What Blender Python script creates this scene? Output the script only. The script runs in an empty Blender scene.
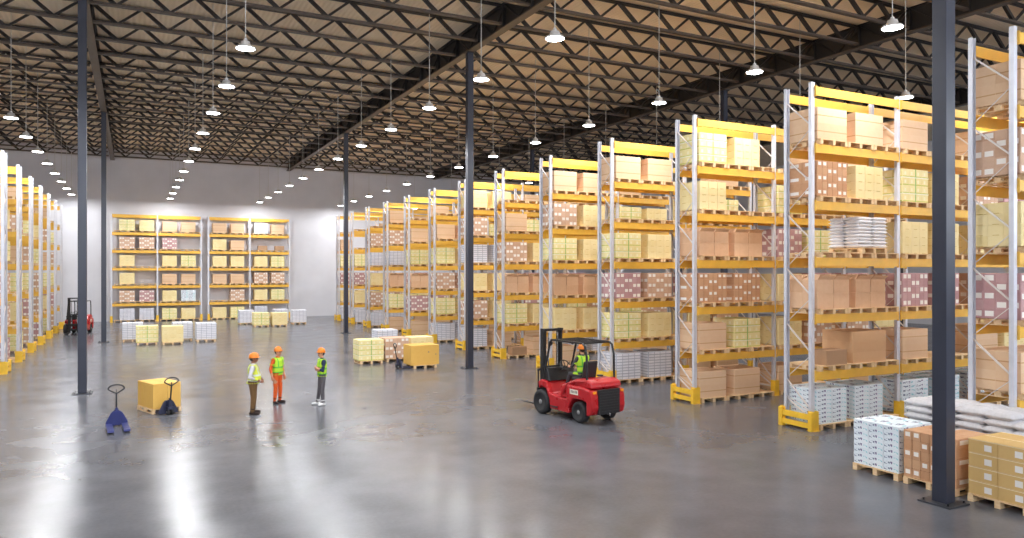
import bpy, bmesh, math, random
from math import pi, sin, cos, radians, atan2, sqrt, floor
from mathutils import Vector, Matrix, Euler
from mathutils.kdtree import KDTree

random.seed(7)
SC = bpy.context.scene
COL = SC.collection

# ------------------------------------------------------------------ camera constants
F = 738.0                      # focal length in pixels of the 1024 wide frame
CX, CY = 513.0, 272.5          # principal point (horizon row)
CAMZ = 4.2
TH = math.atan(380.0 / F)
SN, CS = sin(TH), cos(TH)

def ground(u, v):
    """where the floor is seen at pixel u, v"""
    d = F * CAMZ / (v - CY)
    l = d * (u - CX) / F
    return Vector((d * SN + l * CS, d * CS - l * SN, 0))

WALL_Y = 72.0
BOT = 13.95                    # underside of the joists
TOP = 14.76
DECK = 14.82

# things the picture shows nothing of (behind others)
SKIP = set("""
J-16_18 J-16_19 J-16_20 J-16_21 J-16_22 J-16_23 J-16_24 J-16_25 J-16_26 J-16_27 J-16_28 J-16_29 J-16_30 J-16_31 J-16_32 J-2_21 J-2_22 J-2_23 J-2_24 J-2_25 J-2_26 J-2_27 J-2_28
J-2_29 J-2_30 J-2_31 J-2_32 J13_24 J13_25 J13_26 J13_27 J13_28 J13_29 J13_30 J13_31 J13_32 J28_24 J28_25 J28_26 J28_27 J28_28 J28_29 J28_30 J28_31 J28_32 lL10.0.0.0 lL10.0.1.0
lL10.0.2.0 lL10.0.3.0 lL10.0.4.0 lL11.0.0.0 lL11.0.1.0 lL11.0.2.0 lL11.0.3.0 lL11.0.4.0 lL12.0.0.0 lL12.0.1.0 lL12.0.2.0 lL12.0.3.0 lL12.0.4.0 lL12.0.5.0 lL6.0.0.0 lL6.0.1.0
lL6.0.2.0 lL6.0.3.0 lL6.0.4.0 lL6.0.5.0 lL7.0.0.0 lL7.0.1.0 lL7.0.2.0 lL7.0.3.0 lL7.0.4.0 lL8.0.2.0 lL8.0.3.0 lL8.0.4.0 lL9.0.0.0 lL9.0.1.0 lL9.0.2.0 lL9.0.3.0 lL9.0.4.0 lR0.0.0.0
lR0.1.2.0 lR0.1.3.0 lR0.1.4.0 lR0.1.5.0 lR1.0.2.0_011 lR1.0.2.0_111 lR1.0.2.1_010 lR1.0.2.1_110 lR1.0.3.1_011 lR1.0.3.1_111 lR1.0.3.1_211 lR1.0.3.1_311 lR1.0.3.1_411 lR1.0.3.1_511
lR1.0.3.1_611 lR1.0.3.1_711 lR1.0.3.1_811 lR1.0.4.0_011 lR1.0.4.0_012 lR1.0.4.0_013 lR1.0.4.0_014 lR1.0.4.0_015 lR1.0.4.0_111 lR1.0.4.0_112 lR1.0.4.0_113 lR1.0.4.0_114
lR1.0.4.0_115 lR1.0.4.0_211 lR1.0.4.0_212 lR1.0.4.0_213 lR1.0.4.0_214 lR1.0.4.0_215 lR1.0.4.0_311 lR1.0.4.0_312 lR1.0.4.0_313 lR1.0.4.0_314 lR1.0.4.0_315 lR1.0.4.0_411
lR1.0.4.0_412 lR1.0.4.0_413 lR1.0.4.0_414 lR1.0.4.0_415 lR1.0.4.1_010 lR1.0.4.1_011 lR1.0.4.1_012 lR1.0.4.1_110 lR1.0.4.1_111 lR1.0.4.1_112 lR1.0.4.1_210 lR1.0.4.1_211
lR1.0.4.1_212 lR1.0.4.1_310 lR1.0.4.1_311 lR1.0.4.1_312 lR1.2.2.1 lR1.2.3.1 lR10.0.3.1 lR10.0.4.1 lR10.0.5.1 lR10.1.2.1 lR10.1.3.0 lR10.1.3.1 lR10.1.4.0 lR10.1.4.1 lR11.0.3.1
lR11.1.0.1 lR11.1.1.1 lR11.1.2.1 lR11.1.3.0 lR11.1.3.1 lR11.1.4.0 lR11.1.4.1 lR11.1.5.0 lR12.1.0.0 lR12.1.0.1 lR12.1.1.1 lR12.1.2.1 lR12.1.3.0 lR12.1.3.1 lR12.1.4.0 lR12.1.4.1
lR2.0.2.0_011 lR2.0.2.0_012 lR2.0.2.0_013 lR2.0.2.0_014 lR2.0.2.0_015 lR2.0.2.0_111 lR2.0.2.0_112 lR2.0.2.0_113 lR2.0.2.0_114 lR2.0.2.0_115 lR2.0.2.0_211 lR2.0.2.0_212
lR2.0.2.0_213 lR2.0.2.0_214 lR2.0.2.0_215 lR2.0.2.0_311 lR2.0.2.0_312 lR2.0.2.0_313 lR2.0.2.0_314 lR2.0.2.0_315 lR2.0.2.0_411 lR2.0.2.0_412 lR2.0.2.0_413 lR2.0.2.0_414
lR2.0.2.0_415 lR2.0.2.1_010 lR2.0.2.1_011 lR2.0.2.1_012 lR2.0.2.1_013 lR2.0.2.1_014 lR2.0.2.1_015 lR2.0.2.1_110 lR2.0.2.1_111 lR2.0.2.1_112 lR2.0.2.1_113 lR2.0.2.1_114
lR2.0.2.1_115 lR2.0.2.1_210 lR2.0.2.1_211 lR2.0.2.1_212 lR2.0.2.1_213 lR2.0.2.1_214 lR2.0.2.1_215 lR2.0.2.1_310 lR2.0.2.1_311 lR2.0.2.1_312 lR2.0.2.1_313 lR2.0.2.1_314
lR2.0.2.1_315 lR2.0.2.1_410 lR2.0.2.1_411 lR2.0.2.1_412 lR2.0.2.1_413 lR2.0.2.1_414 lR2.0.2.1_415 lR2.0.3.0_011 lR2.0.3.0_111 lR2.0.3.1_010 lR2.0.3.1_011 lR2.0.3.1_110
lR2.0.3.1_111 lR2.0.4.0_011 lR2.0.4.0_012 lR2.0.4.0_111 lR2.0.4.0_112 lR2.0.4.0_211 lR2.0.4.0_212 lR2.0.4.0_311 lR2.0.4.0_312 lR2.0.5.1_010 lR2.0.5.1_011 lR2.0.5.1_012
lR2.0.5.1_110 lR2.0.5.1_111 lR2.0.5.1_112 lR2.0.5.1_210 lR2.0.5.1_211 lR2.0.5.1_212 lR2.0.5.1_310 lR2.0.5.1_311 lR2.0.5.1_312 lR2.2.2.1 lR2.2.3.1 lR3.1.3.0_100 lR3.1.3.0_101
lR4.1.2.0 lR4.1.2.1 lR4.1.3.0 lR4.1.3.1 lR5.1.2.1 lR5.1.3.0 lR5.1.3.1 lR5.1.4.1 lR6.1.2.1 lR6.1.3.0 lR6.1.3.1 lR7.1.3.0 lR7.1.3.1 lR8.0.2.1_000 lR8.0.2.1_001 lR8.0.2.1_100
lR8.0.2.1_101 lR8.1.3.0 lR8.1.3.1 lR8.1.4.0 lR8.1.4.1 lR9.0.3.1 lR9.1.2.1 lR9.1.3.0 lR9.1.3.1 lR9.1.4.0 lR9.1.4.1 nB_011 nB_012 nB_111 nB_112 nB_211 nB_212 nB_311 nB_312 nB_411
nB_412 pK1.1.0.0 pK1.1.0.2 pL10.0.0.0 pL10.0.0.1 pL10.0.1.0 pL10.0.1.1 pL10.0.2.0 pL10.0.3.0 pL10.0.4.0 pL10.0.4.1 pL10.0.5.0 pL10.0.5.1 pL11.0.0.0 pL11.0.0.1 pL11.0.1.0 pL11.0.1.1
pL11.0.2.0 pL11.0.2.1 pL11.0.3.0 pL11.0.4.0 pL11.0.4.1 pL11.0.5.0 pL11.0.5.1 pL12.0.0.0 pL12.0.0.1 pL12.0.1.0 pL12.0.1.1 pL12.0.2.0 pL12.0.2.1 pL12.0.3.0 pL12.0.3.1 pL12.0.4.0
pL12.0.4.1 pL12.0.5.0 pL12.0.5.1 pL6.0.0.0 pL6.0.0.1 pL6.0.1.0 pL6.0.1.1 pL6.0.2.0 pL6.0.2.1 pL6.0.3.0 pL6.0.3.1 pL6.0.4.0 pL6.0.4.1 pL6.0.5.0 pL6.0.5.1 pL7.0.0.0 pL7.0.0.1
pL7.0.1.0 pL7.0.1.1 pL7.0.2.0 pL7.0.2.1 pL7.0.3.0 pL7.0.4.0 pL7.0.4.1 pL7.0.5.0 pL8.0.0.0 pL8.0.0.1 pL8.0.1.0 pL8.0.1.1 pL8.0.2.0 pL8.0.2.1 pL8.0.3.0 pL8.0.4.0 pL8.0.4.1 pL8.0.5.0
pL8.0.5.1 pL9.0.0.0 pL9.0.0.1 pL9.0.1.0 pL9.0.1.1 pL9.0.2.0 pL9.0.2.1 pL9.0.3.0 pL9.0.4.0 pL9.0.4.1 pL9.0.5.0 pL9.0.5.1 pR0.0.0.0 pR0.0.0.1 pR0.0.0.2 pR0.0.1.2 pR0.1.0.0 pR0.1.0.1
pR0.1.0.2 pR0.1.1.0 pR0.1.1.1 pR0.1.1.2 pR0.1.2.0 pR0.1.2.1 pR0.1.2.2 pR0.1.3.0 pR0.1.3.1 pR0.1.3.2 pR0.1.4.0 pR0.1.4.1 pR0.1.4.2 pR0.1.5.1 pR0.1.5.2 pR1.1.0.1 pR1.1.0.2 pR1.2.1.1
pR1.2.1.2 pR1.2.2.1 pR1.2.2.2 pR1.2.3.1 pR1.2.3.2 pR1.2.4.1 pR1.2.4.2 pR1.2.5.1 pR1.2.5.2 pR10.0.0.1 pR10.0.0.2 pR10.0.1.1 pR10.0.1.2 pR10.0.2.1 pR10.0.3.2 pR10.0.4.1 pR10.0.4.2
pR10.0.5.1 pR10.0.5.2 pR10.1.0.0 pR10.1.0.1 pR10.1.0.2 pR10.1.1.0 pR10.1.1.1 pR10.1.1.2 pR10.1.2.0 pR10.1.2.1 pR10.1.2.2 pR10.1.3.0 pR10.1.3.1 pR10.1.3.2 pR10.1.4.0 pR10.1.4.1
pR10.1.4.2 pR10.1.5.0 pR10.1.5.1 pR10.1.5.2 pR11.0.0.1 pR11.0.0.2 pR11.0.1.1 pR11.0.1.2 pR11.0.2.1 pR11.0.2.2 pR11.0.3.2 pR11.0.4.1 pR11.0.4.2 pR11.0.5.1 pR11.0.5.2 pR11.1.0.0
pR11.1.0.1 pR11.1.0.2 pR11.1.1.0 pR11.1.1.1 pR11.1.1.2 pR11.1.2.0 pR11.1.2.1 pR11.1.2.2 pR11.1.3.0 pR11.1.3.1 pR11.1.3.2 pR11.1.4.0 pR11.1.4.1 pR11.1.4.2 pR11.1.5.0 pR11.1.5.1
pR11.1.5.2 pR12.0.0.1 pR12.0.0.2 pR12.0.1.1 pR12.0.1.2 pR12.0.2.1 pR12.0.2.2 pR12.0.3.2 pR12.0.4.1 pR12.0.4.2 pR12.0.5.1 pR12.0.5.2 pR12.1.0.0 pR12.1.0.1 pR12.1.0.2 pR12.1.1.0
pR12.1.1.1 pR12.1.1.2 pR12.1.2.0 pR12.1.2.1 pR12.1.2.2 pR12.1.3.0 pR12.1.3.1 pR12.1.3.2 pR12.1.4.0 pR12.1.4.1 pR12.1.4.2 pR12.1.5.0 pR12.1.5.1 pR12.1.5.2 pR2.1.2.1 pR2.1.2.2
pR2.1.3.2 pR2.1.5.1 pR2.1.5.2 pR2.2.0.1 pR2.2.0.2 pR2.2.1.0 pR2.2.1.1 pR2.2.1.2 pR2.2.2.0 pR2.2.2.1 pR2.2.2.2 pR2.2.3.0 pR2.2.3.1 pR2.2.3.2 pR2.2.5.0 pR2.2.5.1 pR2.2.5.2 pR3.1.0.1
pR3.1.0.2 pR3.1.1.1 pR3.1.1.2 pR3.1.2.1 pR3.1.2.2 pR3.1.3.1 pR4.1.0.0 pR4.1.0.1 pR4.1.0.2 pR4.1.1.0 pR4.1.1.1 pR4.1.1.2 pR4.1.2.0 pR4.1.2.1 pR4.1.2.2 pR4.1.3.0 pR4.1.3.1 pR4.1.3.2
pR5.0.0.2 pR5.0.1.2 pR5.0.4.2 pR5.1.1.0 pR5.1.1.1 pR5.1.1.2 pR5.1.2.0 pR5.1.2.1 pR5.1.2.2 pR5.1.3.0 pR5.1.3.1 pR5.1.3.2 pR5.1.4.0 pR5.1.4.1 pR5.1.4.2 pR6.0.1.2 pR6.0.4.2 pR6.1.0.1
pR6.1.0.2 pR6.1.1.0 pR6.1.1.1 pR6.1.1.2 pR6.1.2.0 pR6.1.2.1 pR6.1.2.2 pR6.1.3.1 pR6.1.3.2 pR6.1.4.0 pR6.1.4.1 pR6.1.4.2 pR6.1.5.2 pR7.0.0.2 pR7.0.1.2 pR7.0.2.2 pR7.0.4.2 pR7.1.0.0
pR7.1.0.2 pR7.1.1.0 pR7.1.1.1 pR7.1.1.2 pR7.1.2.0 pR7.1.2.1 pR7.1.2.2 pR7.1.3.1 pR7.1.3.2 pR7.1.4.0 pR7.1.4.1 pR7.1.4.2 pR7.1.5.1 pR8.0.0.2 pR8.0.1.2 pR8.0.2.2 pR8.0.4.2 pR8.1.0.0
pR8.1.0.1 pR8.1.0.2 pR8.1.1.0 pR8.1.1.1 pR8.1.1.2 pR8.1.2.0 pR8.1.2.1 pR8.1.2.2 pR8.1.3.0 pR8.1.3.1 pR8.1.3.2 pR8.1.4.0 pR8.1.4.1 pR8.1.4.2 pR8.1.5.0 pR9.0.0.2 pR9.0.1.2 pR9.0.2.2
pR9.0.3.2 pR9.0.4.1 pR9.0.4.2 pR9.1.0.0 pR9.1.0.1 pR9.1.0.2 pR9.1.1.0 pR9.1.1.1 pR9.1.1.2 pR9.1.2.0 pR9.1.2.1 pR9.1.2.2 pR9.1.3.0 pR9.1.3.1 pR9.1.3.2 pR9.1.4.0 pR9.1.4.1 pR9.1.4.2
pR9.1.5.0 pR9.1.5.1 pR9.1.5.2
""".split())
# pallets beyond the three hundred that show largest: one object
DEEP = set("""
pK0.0.1.1 pK0.0.2.1 pK0.1.3.2 pK1.0.0.2 pK1.1.0.1 pL10.0.0.2 pL10.0.2.1 pL10.0.3.1 pL10.0.3.2 pL10.0.4.2 pL10.0.5.2 pL11.0.0.2 pL11.0.3.1 pL11.0.3.2 pL11.0.4.2 pL11.0.5.2
pL12.0.0.2 pL12.0.2.2 pL12.0.3.2 pL12.0.4.2 pL12.0.5.2 pL7.0.3.1 pL7.0.5.1 pL8.0.3.1 pL9.0.3.1 pL9.0.4.2 pR0.0.1.1 pR0.0.2.1 pR0.0.2.2 pR0.0.3.1 pR0.0.3.2 pR0.0.4.1 pR0.0.4.2
pR0.0.5.2 pR0.1.5.0 pR1.2.0.2 pR1.2.3.0 pR1.2.4.0 pR1.2.5.0 pR10.0.2.2 pR10.0.3.1 pR11.0.3.1 pR12.0.0.0 pR12.0.1.0 pR12.0.2.0 pR12.0.3.0 pR12.0.3.1 pR12.0.4.0 pR12.0.5.0 pR2.1.0.1
pR2.1.1.2 pR2.1.3.1 pR2.2.0.0 pR3.1.0.0 pR3.1.1.0 pR3.1.2.0 pR3.1.3.0 pR3.1.3.2 pR3.1.5.0 pR4.0.0.0 pR4.0.0.1 pR4.0.0.2 pR4.0.1.2 pR4.0.2.2 pR4.1.4.0 pR4.1.4.2 pR5.0.2.2 pR5.0.3.2
pR5.1.0.2 pR6.0.2.2 pR6.0.3.2 pR6.1.0.0 pR6.1.3.0 pR6.1.5.1 pR7.0.0.1 pR7.0.3.2 pR7.1.0.1 pR7.1.3.0 pR7.1.5.0 pR8.0.0.1 pR8.0.1.1 pR8.0.2.1 pR8.0.3.1 pR8.0.3.2 pR8.0.4.1 pR8.0.5.1
pR8.0.5.2 pR8.1.5.1 pR8.1.5.2 pR9.0.0.0 pR9.0.0.1 pR9.0.1.1 pR9.0.2.1 pR9.0.3.1 pR9.0.5.1 pR9.0.5.2
""".split())
DEEP_AT = []
KEYS = {}

# ------------------------------------------------------------------ mesh builder
class MB:
    def __init__(s):
        s.v = []; s.f = []; s.m = []; s.uv = []
    def quad(s, pts, m=0, uv=None):
        b = len(s.v); s.v += [tuple(p) for p in pts]
        s.f.append(tuple(range(b, b + len(pts)))); s.m.append(m)
        s.uv.append(uv or [(0, 0), (1, 0), (1, 1), (0, 1)][:len(pts)] + [(0, 0)] * max(0, len(pts) - 4))
    def box(s, x0, y0, z0, x1, y1, z1, m=0, M=None):
        b = len(s.v)
        ps = [(x0, y0, z0), (x1, y0, z0), (x1, y1, z0), (x0, y1, z0), (x0, y0, z1), (x1, y0, z1), (x1, y1, z1), (x0, y1, z1)]
        if M is not None: ps = [tuple(M @ Vector(p)) for p in ps]
        s.v += ps
        U = [(0, 0), (1, 0), (1, 1), (0, 1)]
        for q in ((0, 1, 5, 4), (1, 2, 6, 5), (2, 3, 7, 6), (3, 0, 4, 7), (4, 5, 6, 7), (3, 2, 1, 0)):
            s.f.append(tuple(b + i for i in q)); s.m.append(m); s.uv.append(U)
        return s
    def bar(s, p0, p1, w, h, m=0, up=(0, 0, 1)):
        p0, p1 = Vector(p0), Vector(p1); d = (p1 - p0); L = d.length
        if L < 1e-6: return s
        d.normalize(); up = Vector(up)
        if abs(d.dot(up)) > .99: up = Vector((0, 1, 0))
        x = d.cross(up).normalized(); z = x.cross(d)
        M = Matrix((x, d, z)).transposed().to_4x4(); M.translation = p0
        return s.box(-w / 2, 0, -h / 2, w / 2, L, h / 2, m, M)
    def cyl(s, p0, p1, r0, r1=None, n=12, m=0, caps=True):
        r1 = r0 if r1 is None else r1
        p0, p1 = Vector(p0), Vector(p1); d = (p1 - p0).normalized()
        a = Vector((0, 0, 1)) if abs(d.z) < .9 else Vector((1, 0, 0))
        x = d.cross(a).normalized(); y = d.cross(x)
        b = len(s.v)
        for p, r in ((p0, r0), (p1, r1)):
            for i in range(n):
                t = 2 * pi * i / n; s.v.append(tuple(p + x * (r * cos(t)) + y * (r * sin(t))))
        for i in range(n):
            j = (i + 1) % n
            s.f.append((b + i, b + n + i, b + n + j, b + j)); s.m.append(m); s.uv.append([(0, 0), (1, 0), (1, 1), (0, 1)])
        if caps:
            s.f.append(tuple(b + i for i in range(n))); s.m.append(m); s.uv.append([(0, 0)] * n)
            s.f.append(tuple(b + n + i for i in reversed(range(n)))); s.m.append(m); s.uv.append([(0, 0)] * n)
        return s
    def tube(s, pts, r, n=8, m=0, closed=False):
        pts = [Vector(p) for p in pts]; k = len(pts); b = len(s.v); prev = None
        for i, p in enumerate(pts):
            if closed: d = pts[(i + 1) % k] - pts[i - 1]
            else: d = pts[min(i + 1, k - 1)] - pts[max(i - 1, 0)]
            d.normalize()
            if prev is None:
                a = Vector((0, 0, 1)) if abs(d.z) < .9 else Vector((1, 0, 0)); x = d.cross(a).normalized()
            else:
                x = (prev - d * prev.dot(d)).normalized()
            prev = x; y = d.cross(x)
            for j in range(n):
                t = 2 * pi * j / n; s.v.append(tuple(p + x * (r * cos(t)) + y * (r * sin(t))))
        for i in range(k if closed else k - 1):
            i2 = (i + 1) % k
            for j in range(n):
                j2 = (j + 1) % n
                s.f.append((b + i * n + j, b + i * n + j2, b + i2 * n + j2, b + i2 * n + j)); s.m.append(m); s.uv.append([(0, 0), (1, 0), (1, 1), (0, 1)])
        if not closed:
            s.f.append(tuple(b + j for j in reversed(range(n)))); s.m.append(m); s.uv.append([(0, 0)] * n)
            s.f.append(tuple(b + (k - 1) * n + j for j in range(n))); s.m.append(m); s.uv.append([(0, 0)] * n)
        return s
    def lathe(s, prof, n=24, M=None, m=0, sx=1, sy=1):
        """profile of (r, z) from bottom to top about z"""
        b = len(s.v)
        for r, z in prof:
            for i in range(n):
                t = 2 * pi * i / n; p = Vector((r * cos(t) * sx, r * sin(t) * sy, z))
                s.v.append(tuple(M @ p if M is not None else p))
        for k in range(len(prof) - 1):
            for i in range(n):
                j = (i + 1) % n
                s.f.append((b + k * n + i, b + k * n + j, b + (k + 1) * n + j, b + (k + 1) * n + i)); s.m.append(m); s.uv.append([(0, 0), (1, 0), (1, 1), (0, 1)])
        if prof[0][0] > 1e-5:
            s.f.append(tuple(b + i for i in reversed(range(n)))); s.m.append(m); s.uv.append([(0, 0)] * n)
        if prof[-1][0] > 1e-5:
            q = b + (len(prof) - 1) * n
            s.f.append(tuple(q + i for i in range(n))); s.m.append(m); s.uv.append([(0, 0)] * n)
        return s
    def prism(s, poly, y0, y1, m=0, M=None):
        """poly in x, z, extruded in y"""
        n = len(poly); b = len(s.v)
        for y in (y0, y1):
            for x, z in poly:
                p = Vector((x, y, z)); s.v.append(tuple(M @ p if M is not None else p))
        s.f.append(tuple(b + i for i in range(n))); s.m.append(m); s.uv.append([(0, 0)] * n)
        s.f.append(tuple(b + n + i for i in reversed(range(n)))); s.m.append(m); s.uv.append([(0, 0)] * n)
        for i in range(n):
            j = (i + 1) % n
            s.f.append((b + i, b + n + i, b + n + j, b + j)); s.m.append(m); s.uv.append([(0, 0), (1, 0), (1, 1), (0, 1)])
        return s
    def mesh(s, name, mats, smooth=False, fix=True):
        me = bpy.data.meshes.new(name); me.from_pydata(s.v, [], s.f)
        ul = me.uv_layers.new(name='UVMap'); k = 0
        for uv in s.uv:
            for c in uv: ul.data[k].uv = c; k += 1
        mats = mats if isinstance(mats, (list, tuple)) else [mats]
        for m in mats: me.materials.append(m)
        me.polygons.foreach_set('material_index', s.m)
        if smooth: me.polygons.foreach_set('use_smooth', [True] * len(s.f))
        if fix:
            bm = bmesh.new(); bm.from_mesh(me)
            bmesh.ops.recalc_face_normals(bm, faces=bm.faces[:]); bm.to_mesh(me); bm.free()
        me.update(); return me
    def build(s, name, mats, parent=None, smooth=False, bevel=0, loc=None):
        return link(name, s.mesh(name, mats, smooth), parent, bevel, loc)

def link(name, me, parent=None, bevel=0, loc=None):
    o = bpy.data.objects.new(name, me); COL.objects.link(o)
    if parent is not None: o.parent = parent
    if loc is not None: o.location = loc
    if bevel:
        b = o.modifiers.new('bevel', 'BEVEL'); b.width = bevel; b.segments = 2; b.limit_method = 'ANGLE'; b.angle_limit = radians(40)
        for p in me.polygons: p.use_smooth = False
    return o

def tag(o, label=None, cat=None, group=None, kind=None):
    if label: o['label'] = label
    if cat: o['category'] = cat
    if group: o['group'] = group
    if kind: o['kind'] = kind
    return o

def thing(name, label, cat, loc=(0, 0, 0), rz=0, group=None, kind=None):
    o = bpy.data.objects.new(name, None); COL.objects.link(o)
    o.empty_display_size = .2; o.location = loc; o.rotation_euler = (0, 0, rz)
    return tag(o, label, cat, group, kind)

def copy_tree(o, parent=None):
    c = o.copy(); COL.objects.link(c); c.parent = parent
    for ch in list(o.children): copy_tree(ch, c)
    return c

ORD = 'zeroth first second third fourth fifth sixth seventh eighth ninth tenth eleventh twelfth thirteenth fourteenth fifteenth sixteenth seventeenth eighteenth nineteenth twentieth'.split()
def ordn(n):
    if n <= 20: return ORD[n]
    t = {2: 'twenty', 3: 'thirty', 4: 'forty'}[n // 10]
    return {20: 'twentieth', 30: 'thirtieth', 40: 'fortieth'}[n] if n % 10 == 0 else t + '-' + ORD[n % 10]

# ------------------------------------------------------------------ materials
def srgb(r, g, b):
    f = lambda c: (c / 12.92 if c <= .04045 else ((c + .055) / 1.055) ** 2.4)
    return (f(r / 255), f(g / 255), f(b / 255), 1)

class NT:
    def __init__(s, name):
        s.mat = bpy.data.materials.new(name); s.mat.use_nodes = True
        s.t = s.mat.node_tree; s.b = s.t.nodes['Principled BSDF']
    def n(s, typ, **kw):
        x = s.t.nodes.new(typ)
        for k, v in kw.items(): setattr(x, k, v)
        return x
    def l(s, a, b): s.t.links.new(a, b)
    def inp(s, sock, v):
        if isinstance(v, bpy.types.NodeSocket): s.l(v, sock)
        else: sock.default_value = v
    def math(s, op, a, b=0.0):
        x = s.n('ShaderNodeMath', operation=op); s.inp(x.inputs[0], a); s.inp(x.inputs[1], b); return x.outputs[0]
    def rng(s, v, lo, hi):
        return s.math('MULTIPLY', s.math('GREATER_THAN', v, lo), s.math('LESS_THAN', v, hi))
    def mix(s, fac, a, b):
        x = s.n('ShaderNodeMix', data_type='RGBA'); s.inp(x.inputs['Factor'], fac); s.inp(x.inputs['A'], a); s.inp(x.inputs['B'], b); return x.outputs['Result']
    def noise(s, scale, detail=3, coord='Object', rough=.5, stretch=None):
        tc = s.n('ShaderNodeTexCoord'); nz = s.n('ShaderNodeTexNoise')
        nz.inputs['Scale'].default_value = scale; nz.inputs['Detail'].default_value = detail; nz.inputs['Roughness'].default_value = rough
        src = tc.outputs[coord]
        if stretch:
            mp = s.n('ShaderNodeMapping'); mp.inputs['Scale'].default_value = stretch; s.l(src, mp.inputs['Vector']); src = mp.outputs['Vector']
        s.l(src, nz.inputs['Vector']); return nz.outputs['Fac']
    def ramp(s, fac, a, b):
        x = s.n('ShaderNodeMapRange'); s.inp(x.inputs['Value'], fac)
        x.inputs['From Min'].default_value = .3; x.inputs['From Max'].default_value = .7
        x.inputs['To Min'].default_value = a; x.inputs['To Max'].default_value = b; return x.outputs['Result']
    def out(s, col=None, rough=.5, metal=0, spec=.5, bump=None, bstr=.2, bdist=.01):
        if col is not None: s.inp(s.b.inputs['Base Color'], col)
        s.inp(s.b.inputs['Roughness'], rough); s.b.inputs['Metallic'].default_value = metal
        s.b.inputs['Specular IOR Level'].default_value = spec
        if bump is not None:
            bn = s.n('ShaderNodeBump'); bn.inputs['Strength'].default_value = bstr; bn.inputs['Distance'].default_value = bdist
            s.l(bump, bn.inputs['Height']); s.l(bn.outputs['Normal'], s.b.inputs['Normal'])
        return s.mat

def shade(c, k): return (min(1, c[0] * k), min(1, c[1] * k), min(1, c[2] * k), 1)

def plain(name, col, rough=.5, metal=0, var=.12, scale=6, spec=.5, rnd=0):
    t = NT(name); nz = t.noise(scale)
    c = t.mix(t.ramp(nz, 0, 1), shade(col, 1 - var), shade(col, 1 + var))
    if rnd:
        oi = t.n('ShaderNodeObjectInfo'); c = t.mix(t.math('MULTIPLY', oi.outputs['Random'], rnd), c, shade(col, .55))
    return t.out(c, t.ramp(nz, max(0, rough - .06), rough + .06), metal, spec)

def carton_mat(name, a, b, label=None, parity=None, marks=None, line=None, rough=.7, lcol=srgb(244, 238, 230)):
    """cartons: UV whole numbers count cartons; label = list of (u0,u1,v0,v1) on each; marks = (colour, rect) printed dashes"""
    t = NT(name); uvn = t.n('ShaderNodeUVMap', uv_map='UVMap'); sep = t.n('ShaderNodeSeparateXYZ'); t.l(uvn.outputs[0], sep.inputs[0])
    u, v = sep.outputs[0], sep.outputs[1]
    fu, fv = t.math('FRACT', u), t.math('FRACT', v); iu, iv = t.math('FLOOR', u), t.math('FLOOR', v)
    cb = t.n('ShaderNodeCombineXYZ'); t.l(iu, cb.inputs[0]); t.l(iv, cb.inputs[1])
    oi = t.n('ShaderNodeObjectInfo'); t.l(t.math('MULTIPLY', oi.outputs['Random'], 50.0), cb.inputs[2])
    wn = t.n('ShaderNodeTexWhiteNoise', noise_dimensions='3D'); t.l(cb.outputs[0], wn.inputs['Vector'])
    nz = t.noise(9, 4)
    fac = t.math('ADD', t.math('MULTIPLY', wn.outputs['Value'], .7), t.math('MULTIPLY', t.ramp(nz, 0, 1), .3))
    c = t.mix(fac, a, b)
    if line:   # flap seam / tape across the middle
        c = t.mix(t.rng(fv, line[0], line[1]), c, line[2])
    if marks:
        for mc, (u0, u1, v0, v1), sc in marks:
            m = t.math('MULTIPLY', t.rng(fu, u0, u1), t.rng(fv, v0, v1))
            if sc:
                nz2 = t.n('ShaderNodeTexNoise'); nz2.inputs['Scale'].default_value = sc; nz2.inputs['Detail'].default_value = 1
                mp = t.n('ShaderNodeMapping'); mp.inputs['Scale'].default_value = (1, .6, 1); t.l(uvn.outputs[0], mp.inputs[0]); t.l(mp.outputs[0], nz2.inputs['Vector'])
                m = t.math('MULTIPLY', m, t.math('GREATER_THAN', nz2.outputs['Fac'], .5))
            c = t.mix(m, c, mc)
    if label:
        m = None
        for u0, u1, v0, v1 in label:
            q = t.math('MULTIPLY', t.rng(fu, u0, u1), t.rng(fv, v0, v1)); m = q if m is None else t.math('MAXIMUM', m, q)
        if parity:
            k = t.math('ADD', t.math('FLOOR', t.math('DIVIDE', iu, float(parity))), iv)
            m = t.math('MULTIPLY', m, t.math('LESS_THAN', t.math('FLOORED_MODULO', k, 2.0), .5))
        ge = t.n('ShaderNodeNewGeometry'); sz = t.n('ShaderNodeSeparateXYZ'); t.l(ge.outputs['True Normal'], sz.inputs[0])
        m = t.math('MULTIPLY', m, t.math('LESS_THAN', t.math('ABSOLUTE', sz.outputs[2]), .5))
        c = t.mix(m, c, lcol)
    return t.out(c, rough, 0, .3)

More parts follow.
